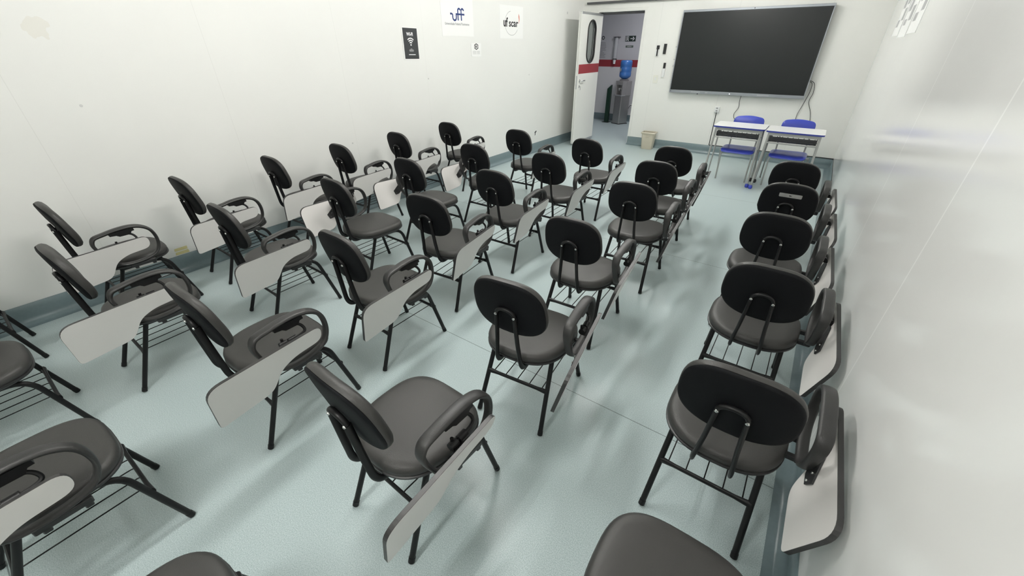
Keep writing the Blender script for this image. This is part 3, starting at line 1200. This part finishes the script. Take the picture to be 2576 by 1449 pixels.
# small tick marks on the wall left of the screen
for i, z in enumerate((1.60, 1.42, 1.335, 1.315)):
    b = bmesh.new()
    x = -2.215 - 0.0
    box(b, x - 0.030, x, YB - 0.002, YB, z - 0.0025, z + 0.0025)
    o = link('wall_tick', b, M['ink_grey'])
    tag(o, ['short dark mark on the wall beside the screen, the topmost', 'short dark mark on the wall beside the screen, second from the top',
            'short dark mark on the wall left of the screen, upper of the close pair', 'short dark mark on the wall left of the screen, lowest of all'][i], 'wall mark',
        'dark marks on the wall left of the screen')

# dark rail above the door
b = bmesh.new()
box(b, -3.897, -1.95, YB - 0.060, YB, 2.243, 2.272, bevel=0.003, seg=1)
tag(link('projection_screen_rail', b, M['alu_dark']), 'long dark metal rail high on the wall above the door', 'rail')

# remote controls
def remote(name, x, z, w, h, d, label):
    t = empty(name, (x, YB, z))
    tag(t, label, 'remote control')
    return t


t = remote('remote_control', -2.530, 1.468, 0.05, 0.15, 0.02, 'white and black remote control in a wall holder, left one of the upper two')
b = bmesh.new()
box(b, -0.012, 0.012, -0.020, -0.004, 0.0, 0.10)
box(b, -0.022, 0.024, -0.022, -0.002, 0.095, 0.155, bevel=0.006, seg=3)
link('body', b, M['black_plastic'], t)
b = bmesh.new()
for s in (-1, 1):
    box(b, s * 0.020 - 0.008, s * 0.020 + 0.008, -0.024, -0.0005, -0.002, 0.097, bevel=0.003, seg=2)
box(b, -0.02, 0.02, -0.003, -0.0005, 0.0, 0.10)
link('holder', b, M['outlet'], t)
t = remote('remote_control', -2.412, 1.497, 0.05, 0.14, 0.02, 'all black remote control on the wall, the upper one nearest the screen')
b = bmesh.new()
box(b, -0.023, 0.023, -0.022, -0.0005, 0.0, 0.148, bevel=0.004, seg=2)
link('body', b, M['black_plastic'], t)
t = remote('remote_control', -2.372, 1.158, 0.05, 0.2, 0.02, 'black remote control standing in a white wall holder, the lowest one')
b = bmesh.new()
box(b, -0.019, 0.019, -0.020, -0.004, 0.03, 0.212, bevel=0.003, seg=2)
link('body', b, M['black_plastic'], t)
b = bmesh.new()
box(b, -0.023, 0.023, -0.028, -0.0005, 0.0, 0.128, bevel=0.005, seg=2)
link('holder', b, M['outlet'], t)

# light switch
t = empty('light_switch', (-2.492, YB, 1.12))
tag(t, 'ivory light switch plate on the wall beside the door', 'light switch')
b = bmesh.new()
box(b, -0.040, 0.040, -0.009, -0.0005, -0.062, 0.062, bevel=0.003, seg=2)
link('plate', b, M['ivory'], t)
b = bmesh.new()
box(b, -0.012, 0.012, -0.014, -0.0085, -0.012, 0.030, bevel=0.002, seg=1)
link('rocker', b, M['outlet'], t)

# double outlet below the screen, with its cable
t = empty('wall_outlet', (-1.385, YB, 0.712))
tag(t, 'white double power outlet box on the wall below the screen', 'power outlet')
b = bmesh.new()
box(b, -0.037, 0.037, -0.030, -0.0005, -0.043, 0.043, bevel=0.003, seg=2)
link('box', b, M['outlet'], t)
b = bmesh.new()
for dz in (-0.02, 0.02):
    slab(b, [(0.018 * math.cos(a * PI / 3), dz + 0.010 * math.sin(a * PI / 3)) for a in range(6)], 0.001, fn=lambda u, v, w: (u, -0.0305 - w, v))
link('socket', b, M['ink_grey'], t)
b = bmesh.new()
tube(b, [(-1.385, YB - 0.006, 0.668), (-1.382, YB - 0.006, 0.40), (-1.378, YB - 0.006, HB + 0.006)], 0.0055, seg=8)
tag(link('outlet_cable', b, M['cable'], smooth=True), 'black cable running straight down from the white outlet to the skirting', 'cable')


def cable(pts, r, label):
    b = bmesh.new()
    q = []
    P = [Vector(p) for p in pts]
    P = [P[0] * 2 - P[1]] + P + [P[-1] * 2 - P[-2]]
    for i in range(1, len(P) - 2):
        for k in range(8):
            t_ = k / 8
            p0, p1, p2, p3 = P[i - 1:i + 3]
            q.append(0.5 * ((2 * p1) + (-p0 + p2) * t_ + (2 * p0 - 5 * p1 + 4 * p2 - p3) * t_ ** 2 + (-p0 + 3 * p1 - 3 * p2 + p3) * t_ ** 3))
    q.append(P[-2])
    tube(b, q, r, seg=8)
    return tag(link('cable', b, M['cable'], smooth=True), label, 'cable')


cable([(-1.08, YB - 0.010, 0.95), (-1.085, YB - 0.012, 0.86), (-1.075, YB - 0.015, 0.76), (-1.115, YB - 0.015, 0.67), (-1.105, YB - 0.015, 0.61), (-1.06, YB - 0.02, 0.575)], 0.0035, 'thin dark cable hanging below the middle of the screen to the left blue chair')
cable([(-0.245, YB - 0.010, 1.165), (-0.20, YB - 0.012, 1.135), (-0.195, YB - 0.02, 1.02), (-0.225, YB - 0.015, 0.86), (-0.255, YB - 0.015, 0.72), (-0.25, YB - 0.015, 0.60)],
      0.0035, 'left cable of the two hanging from the screen corner above the right blue chair')
cable([(-0.245, YB - 0.010, 1.180), (-0.175, YB - 0.012, 1.14), (-0.150, YB - 0.02, 1.02), (-0.165, YB - 0.015, 0.90), (-0.10, YB - 0.015, 0.76), (-0.060, YB - 0.015, 0.61)],
      0.0035, 'right cable of the two hanging from the screen corner above the right blue chair')

# waste bin
t = empty('waste_bin', (-2.378, 7.60, 0))
tag(t, 'beige plastic waste bin standing against the back wall', 'waste bin')
b = bmesh.new()
def rr(w, d, z, r=0.03):
    return [(x, y, z) for x, y in round_poly([(-w, -d), (w, -d), (w, d), (-w, d)], r, 5)]
rings = [rr(0.092, 0.07, 0.002), rr(0.095, 0.073, 0.012), rr(0.113, 0.090, 0.275), rr(0.107, 0.084, 0.275), rr(0.088, 0.066, 0.02)]
rings_solid(b, rings)
link('body', b, M['bin'], t, smooth=True, ang=35)
b = bmesh.new()
rings = [rr(0.113, 0.09, 0.262), rr(0.124, 0.101, 0.266), rr(0.128, 0.105, 0.280), rr(0.122, 0.099, 0.292), rr(0.108, 0.085, 0.294), rr(0.104, 0.081, 0.280)]
rings_solid(b, rings, cap0=False, cap1=False)
link('rim', b, M['bin'], t, smooth=True, ang=35)
b = bmesh.new()
box(b, -0.03, 0.03, -0.096, -0.086, 0.215, 0.230, bevel=0.003, seg=1)
link('handle', b, M['bin'], t)
t.rotation_euler = (0, 0, 0.03)

# ------------------------------------------------------------------ writing helpers
def text_mesh(bm, s, size, fn, align='LEFT', bold=0.0, sx=1.0, mi=0):
    """flat letters mapped by fn(u, v) to 3-D; returns the width"""
    cu = bpy.data.curves.new('t', 'FONT')
    cu.body = s
    cu.size = size
    cu.align_x = align
    cu.offset = bold
    cu.resolution_u = 3
    ob = bpy.data.objects.new('t', cu)
    COL.objects.link(ob)
    dg = bpy.context.evaluated_depsgraph_get()
    me = bpy.data.meshes.new_from_object(ob.evaluated_get(dg))
    vv = [bm.verts.new(fn(v.co.x * sx, v.co.y)) for v in me.vertices]
    for p in me.polygons:
        try:
            bm.faces.new([vv[i] for i in p.vertices]).material_index = mi
        except ValueError:
            pass
    bpy.data.objects.remove(ob)
    bpy.data.curves.remove(cu)
    bpy.data.meshes.remove(me)


def ribbon(bm, pts, w, fn, mi=0, closed=False):
    """flat stroke along 2-D points"""
    n = len(pts)
    P = [Vector((*p, 0)) for p in pts]
    L_, R_ = [], []
    for i in range(n):
        if closed:
            tg = (P[(i + 1) % n] - P[i - 1]).normalized()
        else:
            tg = (P[min(n - 1, i + 1)] - P[max(0, i - 1)]).normalized()
        nn = Vector((-tg.y, tg.x, 0))
        ww = w[i] if isinstance(w, (list, tuple)) else w
        a, c = P[i] + nn * ww / 2, P[i] - nn * ww / 2
        L_.append(bm.verts.new(fn(a.x, a.y)))
        R_.append(bm.verts.new(fn(c.x, c.y)))
    for i in range(n if closed else n - 1):
        j = (i + 1) % n
        bm.faces.new((L_[i], R_[i], R_[j], L_[j])).material_index = mi


def rect2(bm, u0, u1, v0, v1, fn, mi=0):
    bm.faces.new([bm.verts.new(fn(u, v)) for u, v in ((u0, v0), (u1, v0), (u1, v1), (u0, v1))]).material_index = mi


def arc2(cx, cy, r, a0, a1, n=16, ry=None):
    ry = ry or r
    return [(cx + r * math.cos(math.radians(a0 + (a1 - a0) * k / n)), cy + ry * math.sin(math.radians(a0 + (a1 - a0) * k / n))) for k in range(n + 1)]


def LW_(d):
    return lambda u, v: (XL + d, u, v)          # on the left wall: u = y, v = z


def sheet(name, fn3, u0, u1, v0, v1, m, parent, t=0.002, d0=0.0005):
    b = bmesh.new()
    slab(b, [(u0, v0), (u1, v0), (u1, v1), (u0, v1)], t, fn=lambda u, v, w: fn3(u, v, d0 + w))
    return link(name, b, m, parent)


L3 = lambda u, v, w: (XL + w, u, v)
# poster with the blue letters
t = empty('poster', (0, 0, 0))
tag(t, 'large white poster with dark blue joined letters, highest on the left wall', 'poster')
sheet('paper', L3, 4.128, 4.712, 1.728, 2.27, M['paper'], t)
b = bmesh.new()
f = LW_(0.0031)
st_ = 0.0195
f_a, f_b, f_c = LW_(0.0031), LW_(0.0034), LW_(0.0037)
# u with long left arm, two hooked f strokes, one bar through all
ribbon(b, [(4.285, 1.958), (4.318, 1.958), (4.330, 1.950), (4.330, 1.925)] + arc2(4.362, 1.925, 0.032, 180, 360, 12) + [(4.394, 1.960)], st_, f_a)
ribbon(b, [(4.425, 1.893), (4.425, 1.990)] + arc2(4.448, 1.990, 0.024, 180, 20, 10), st_, f_b)
ribbon(b, [(4.485, 1.893), (4.485, 1.990)] + arc2(4.508, 1.990, 0.024, 180, 10, 10), st_, f_b)
rect2(b, 4.385, 4.545, 1.948, 1.966, f_c)
link('logo', b, M['ink_navy'], t)
b = bmesh.new()
text_mesh(b, 'Universidade Federal Fluminense', 0.036, lambda u, v: f(4.405 + u, 1.845 + v), 'CENTER', 0.0006, 0.93)
link('lettering', b, M['ink_grey'], t)
# poster with the black word and ring
t = empty('poster', (0, 0, 0))
tag(t, 'white poster with a black word inside a thin grey ring, nearest the door', 'poster')
sheet('paper', L3, 5.277, 5.852, 1.716, 2.108, M['paper'], t)
b = bmesh.new()
text_mesh(b, 'uf', 0.145, lambda u, v: f(5.362 + u, 1.862 + v), 'LEFT', 0.005, 0.90)
text_mesh(b, 'scar', 0.125, lambda u, v: f_b(5.492 + u, 1.862 + v), 'LEFT', 0.003, 1.12)
link('lettering', b, M['ink_black'], t)
b = bmesh.new()
ribbon(b, arc2(5.565, 1.900, 0.165, 100, 330, 30, 0.145), 0.004, f)
link('ring', b, M['ink_grey'], t)
b = bmesh.new()
ribbon(b, [(5.745, 1.90), (5.752, 1.95), (5.745, 1.985), (5.742, 2.02)], [0.004, 0.018, 0.026, 0.003], LW_(0.0034))
link('flame', b, M['ink_red'], t)
# wifi sign
t = empty('wifi_sign', (XL, 3.605, 1.645))
t.rotation_euler = (math.radians(-1.0), 0, 0)
tag(t, 'black sign with white wireless arcs and a white border on the left wall', 'sign')
S3 = lambda u, v, w: (w, u, v)
sheet('paper', S3, -0.118, 0.112, -0.155, 0.155, M['paper'], t, 0.004)
b = bmesh.new()
rect2(b, -0.104, 0.106, -0.146, 0.150, lambda u, v: (0.0052, u, v))
link('printed_panel', b, M['ink_dark'], t)
b = bmesh.new()
g = lambda u, v: (0.0058, u, v)
text_mesh(b, 'WI-FI', 0.044, lambda u, v: g(u - 0.005, 0.078 + v), 'CENTER', 0.0018, 0.9)
for r in (0.024, 0.044, 0.064):
    ribbon(b, arc2(0.0, -0.010, r, 48, 132, 12), 0.0105, g)
rect2(b, 0, 0, 0, 0, g) if False else None
dv = [b.verts.new(g(0.009 * math.cos(k * PI / 6), -0.010 + 0.009 * math.sin(k * PI / 6))) for k in range(12)]
b.faces.new(dv)
rect2(b, -0.045, 0.055, -0.108, -0.101, g)
link('symbol', b, M['ink_white'], t)
b = bmesh.new()
for k, wdt in enumerate((0.012, 0.03, 0.034, 0.03)):
    rect2(b, -wdt, wdt, -0.050 - k * 0.008, -0.047 - k * 0.008, g)
link('small_print', b, M['ink_light'], t)
# small notice
t = empty('notice', (XL, 4.746, 1.578))
tag(t, 'small white notice with a black hexagon badge, below the blue letter poster', 'notice')
b = bmesh.new()
slab(b, round_poly([(-0.102, -0.072), (0.0, -0.080), (0.10, -0.074), (0.104, 0.077), (-0.104, 0.077)], 0.01, 3), 0.0015, fn=lambda u, v, w: (0.0005 + w + 0.3 * u * u * (1 if v < 0 else 0.3), u, v))
link('paper', b, M['paper'], t)
b = bmesh.new()
hx = [(0.004 + 0.042 * math.cos(PI / 6 + k * PI / 3), 0.038 + 0.032 * math.sin(PI / 6 + k * PI / 3)) for k in range(6)]
ribbon(b, hx, 0.012, lambda u, v: (0.0035, u, v), closed=True)
rect2(b, -0.018, 0.000, 0.024, 0.052, lambda u, v: (0.0035, u, v))
rect2(b, 0.008, 0.022, 0.024, 0.052, lambda u, v: (0.0035, u, v))
link('badge', b, M['ink_black'], t)
b = bmesh.new()
for k in range(3):
    z = -0.018 - 0.014 * k
    rect2(b, -0.075, 0.0, z, z + 0.006, lambda u, v: (0.0035 + 0.3 * u * u, u, v))
    rect2(b, 0.012, 0.072, z, z + 0.006, lambda u, v: (0.0035 + 0.3 * u * u, u, v))
link('small_print', b, M['ink_light'], t)

# yellowed plate scars above the left skirting
for i, z in enumerate((0.192, 0.160)):
    b = bmesh.new()
    slab(b, round_poly([(0.778 + i * -0.004, z - 0.011), (0.868 + i * 0.004, z - 0.013), (0.870, z + 0.012), (0.780, z + 0.010)], 0.003, 2), 0.003,
         fn=lambda u, v, w: (XL + 0.0005 + w, u, v))
    tag(link('adhesive_tape', b, M['yellowed']), ['yellowed tape strip low on the left wall, the upper one', 'yellowed tape strip low on the left wall, the lower one touching the skirting'][i],
        'tape', 'yellowed tape strips above the skirting')
# open cable hole on the left wall
t = empty('wall_socket_hole', (XL, 6.28, 0.303))
tag(t, 'small broken socket hole low on the left wall near the door', 'socket hole')
b = bmesh.new()
slab(b, round_poly([(-0.050, -0.045), (0.048, -0.045), (0.050, 0.050), (-0.048, 0.046)], 0.006, 2), 0.002, fn=S3)
link('plaster_patch', b, M['paper_soft'], t)
b = bmesh.new()
slab(b, [(-0.030, -0.036), (-0.004, -0.030), (0.000, 0.004), (0.030, 0.024), (0.028, 0.042), (-0.004, 0.036), (-0.034, 0.022), (-0.022, -0.010)], 0.001, fn=lambda u, v, w: (0.0022 + w, u, v))
link('opening', b, M['ink_dark'], t)
# small screw plugs
for (y, z, l) in ((3.827, 1.286, 'tiny grey wall plug below the wireless sign'), (6.044, 1.227, 'tiny grey wall plug below the poster nearest the door'),
                  (2.62, 0.735, 'tiny grey wall plug low on the left wall'), (7.20, 2.10, 'grey nick high on the left wall above the open door'),
                  (0.674, 1.292, 'small chipped dent on the left wall below the brown stain')):
    b = bmesh.new()
    cyl(b, (XL + 0.0002, y, z), 0.009 if z < 2 else 0.02, 0.002, 'x', seg=9, r2=0.006)
    tag(link('wall_plug', b, M['ink_light'], smooth=False), l, 'wall plug')

# posters on the right wall, seen at a grazing angle
RW3 = lambda u, v, w: (XR - w, u, v)
spec_ = [(4.47, 5.05, 1.690, 2.12, 'white printed sheet on the right wall, nearest the viewer'), (5.13, 5.78, 1.672, 2.12, 'white printed sheet on the right wall, the middle one'),
         (5.86, 6.50, 1.690, 2.12, 'white printed sheet on the right wall, nearest the screen')]
rnd = random.Random(3)
for (u0, u1, v0, v1, l) in spec_:
    t = empty('printed_sheet', (0, 0, 0))
    tag(t, l, 'poster', 'printed sheets on the right wall')
    sheet('paper', RW3, u0, u1, v0, v1, M['paper'], t)
    b = bmesh.new()
    for (a, c, e, g_) in ((0.10, 0.42, 0.33, 0.42), (0.10, 0.42, 0.20, 0.29), (0.56, 0.90, 0.28, 0.40), (0.56, 0.90, 0.14, 0.20)):
        w_ = u1 - u0
        rect2(b, u0 + a * w_, u0 + c * w_, v0 + e * 1.0 - 0.06 + rnd.uniform(-0.02, 0.02), v0 + g_ - 0.06, lambda u, v: (XR - 0.0032, u, v))
    link('picture', b, M['ink_pale'], t)

# ------------------------------------------------------------------ things in the hall
HW = HALL_Y
def H3(u, v, w):
    return (u, HW - w, v)
t = empty('exit_sign', (0, 0, 0))
tag(t, 'dark exit sign with white arrow and running figure on the hall wall', 'sign')
sheet('plate', H3, -4.180, -3.930, 1.706, 1.818, M['sign_green'], t, 0.004)
b = bmesh.new()
q = lambda u, v: (u, HW - 0.0055, v)
# doorway outline with a running figure
for (u0, u1, v0, v1) in ((-4.165, -4.158, 1.715, 1.810), (-4.165, -4.095, 1.803, 1.810), (-4.102, -4.095, 1.715, 1.810)):
    rect2(b, u0, u1, v0, v1, q)
ribbon(b, [(-4.145, 1.790), (-4.128, 1.768), (-4.128, 1.750), (-4.112, 1.735), (-4.108, 1.718)], 0.010, q)
ribbon(b, [(-4.128, 1.750), (-4.142, 1.735), (-4.152, 1.722)], 0.009, q)
ribbon(b, [(-4.150, 1.765), (-4.132, 1.778), (-4.116, 1.765), (-4.108, 1.772)], 0.007, q)
b.faces.new([b.verts.new(q(-4.122 + 0.008 * math.cos(k * PI / 5), 1.793 + 0.008 * math.sin(k * PI / 5))) for k in range(10)])
# arrow
rect2(b, -4.055, -3.985, 1.756, 1.768, q)
ribbon(b, [(-3.998, 1.796), (-3.962, 1.762), (-3.998, 1.728)], 0.014, q)
link('pictogram', b, M['ink_white'], t)
t = empty('exit_label', (0, 0, 0))
tag(t, 'small grey green word plate below the exit sign', 'sign')
sheet('plate', H3, -4.150, -3.965, 1.585, 1.628, M['sign_grey'], t, 0.004)
b = bmesh.new()
text_mesh(b, 'SAÍDA', 0.034, lambda u, v: (-4.058 + u, HW - 0.0055, 1.594 + v), 'CENTER', 0.0005, 1.1)
link('lettering', b, M['ink_light'], t)
# cup dispenser
t = empty('cup_dispenser', (-4.37, HW - 0.05, 1.25))
tag(t, 'clear upright plastic cup dispenser on the hall wall above the red band', 'cup dispenser')
b = bmesh.new()
tube(b, [(0, 0, 0.10), (0, 0, 0.54)], 0.042, seg=20)
link('tube', b, M['clear'], t, smooth=True)
b = bmesh.new()
cyl(b, (0, 0, 0.535), 0.050, 0.018)
box(b, -0.075, 0.075, -0.03, 0.049, 0.540, 0.552)
link('cap', b, M['alu_dark'], t, smooth=True)
b = bmesh.new()
tube(b, [(0, 0, -0.002), (0, 0, 0.085), (0, 0, 0.105)], [0.026, 0.036, 0.044], seg=18)
link('cup', b, M['ink_white'], t, smooth=True)
b = bmesh.new()
cyl(b, (0, 0, 0.092), 0.050, 0.018)
box(b, -0.02, 0.02, 0.0, 0.0495, 0.092, 0.11)
link('holder_ring', b, M['black_plastic'], t, smooth=True)
# hall notice with badge and faint text
t = empty('wall_lettering', (0, 0, 0))
tag(t, 'black round badge above faint grey print on the hall wall', 'wall lettering')
b = bmesh.new()
ribbon(b, arc2(-4.735, 1.785, 0.030, 0, 360, 20)[:-1], 0.018, lambda u, v: (u, HW - 0.002, v), closed=True)
link('badge', b, M['ink_dark'], t)
b = bmesh.new()
rnd = random.Random(5)
for k in range(11):
    z = 1.68 - k * 0.030
    rect2(b, -4.80, -4.80 + rnd.uniform(0.08, 0.17), z, z + 0.011, lambda u, v: (u, HW - 0.002, v))
link('printed_line', b, M['ink_grey'], t)
# outlet and cord
t = empty('wall_outlet', (-3.80, HW, 0.36))
tag(t, 'hall power outlet behind the water cooler', 'power outlet')
b = bmesh.new()
box(b, -0.04, 0.04, -0.012, -0.0005, -0.03, 0.03, bevel=0.002, seg=1)
link('plate', b, M['outlet'], t)
b = bmesh.new()
tube(b, rounded([(-3.81, HW - 0.010, 0.36), (-3.83, HW - 0.05, 0.37), (-3.87, HW - 0.06, 0.28), (-3.89, HW - 0.08, 0.11), (-3.885, HW - 0.12, 0.03)], 0.04), 0.006, seg=8)
tag(link('power_cord', b, M['cable'], smooth=True), 'black power cord of the water cooler drooping from the hall outlet', 'cord')

# water cooler with its jug
ca = math.radians(-26)
t = empty('water_cooler', (-3.905, 9.98, 0), ca)
t.scale = (0.86, 0.90, 1.0)
tag(t, 'steel water cooler standing in the hall beyond the open door', 'water cooler')
b = bmesh.new()
ol = round_poly([(-0.14, -0.15), (0.14, -0.15), (0.14, 0.15), (-0.14, 0.15)], 0.03, 5)
slab(b, ol, 0.60, fn=lambda u, v, w: (u, v, 0.012 + w))
link('cabinet', b, M['steel'], t, smooth=True, ang=30)
b = bmesh.new()
slab(b, round_poly([(-0.155, -0.165), (0.155, -0.165), (0.155, 0.165), (-0.155, 0.165)], 0.03, 5), 0.012, fn=lambda u, v, w: (u, v, 0.001 + w))
link('base', b, M['black_plastic'], t)
b = bmesh.new()
box(b, -0.145, 0.145, -0.03, 0.15, 0.614, 0.925, bevel=0.008)
box(b, -0.145, -0.105, -0.155, -0.03, 0.614, 0.925, bevel=0.004, seg=1)
box(b, 0.105, 0.145, -0.155, -0.03, 0.614, 0.925, bevel=0.004, seg=1)
box(b, -0.105, 0.105, -0.155, -0.03, 0.84, 0.925, bevel=0.004, seg=1)
link('upper_housing', b, M['cooler_grey'], t)
b = bmesh.new()
box(b, -0.150, 0.150, -0.185, -0.03, 0.612, 0.635, bevel=0.004, seg=1)
link('drip_tray', b, M['alu'], t)
for sx in (-0.05, 0.05):
    b = bmesh.new()
    box(b, sx - 0.013, sx + 0.013, -0.105, -0.03, 0.745, 0.775, bevel=0.003, seg=1)
    cyl(b, (sx, -0.09, 0.715), 0.009, 0.035)
    link('tap', b, M['outlet'], t)
b = bmesh.new()
tube(b, [(0, 0.0, 0.925), (0, 0, 0.94), (0, 0, 0.96)], [0.11, 0.125, 0.09], seg=24)
link('jug_seat', b, M['cooler_grey'], t, smooth=True)
t = empty('water_jug', (-3.905, 9.98, 0.961))
t.scale = (0.93, 0.93, 1.0)
tag(t, 'blue water jug standing upside down on the cooler', 'water jug')
b = bmesh.new()
pr = [(0.035, 0.0), (0.08, 0.012), (0.135, 0.05), (0.142, 0.075), (0.142, 0.13), (0.135, 0.145), (0.142, 0.160), (0.142, 0.23), (0.135, 0.245), (0.142, 0.260), (0.142, 0.345),
      (0.130, 0.372), (0.11, 0.380)]
tube(b, [(0, 0, z) for r, z in pr], [r for r, z in pr], seg=28)
link('body', b, M['jug'], t, smooth=True, ang=60)
b = bmesh.new()
g2 = []
for k in range(14):
    a = 2 * PI * k / 14
    u, v = 0.036 * math.cos(a), 0.036 * math.sin(a)
    an = math.radians(-128) + u / 0.1425
    g2.append(b.verts.new((0.1435 * math.cos(an), 0.1435 * math.sin(an), 0.19 + v)))
b.faces.new(g2)
lb = link('round_label', b, M['ink_light'], t)
# dark green bag stand
t = empty('umbrella_bag_stand', (-4.247, 9.99, 0))
tag(t, 'slim dark green upright post with a slanted top in the hall', 'post')
b = bmesh.new()
ol = [(-0.045, 0.0), (0.045, 0.0), (0.045, 0.815), (-0.045, 0.735)]
slab(b, ol, 0.08, fn=lambda u, v, w: (u, -0.04 + w, v + 0.006))
link('column', b, M['dark_green'], t)
b = bmesh.new()
box(b, -0.08, 0.08, -0.09, 0.09, 0.0005, 0.008)
link('base', b, M['black_plastic'], t)
b = bmesh.new()
slab(b, [(-0.047, 0.0), (0.047, 0.084), (0.047, 0.094), (-0.047, 0.010)], 0.084, fn=lambda u, v, w: (u, -0.042 + w, v + 0.741))
link('slanted_rim', b, M['alu'], t)
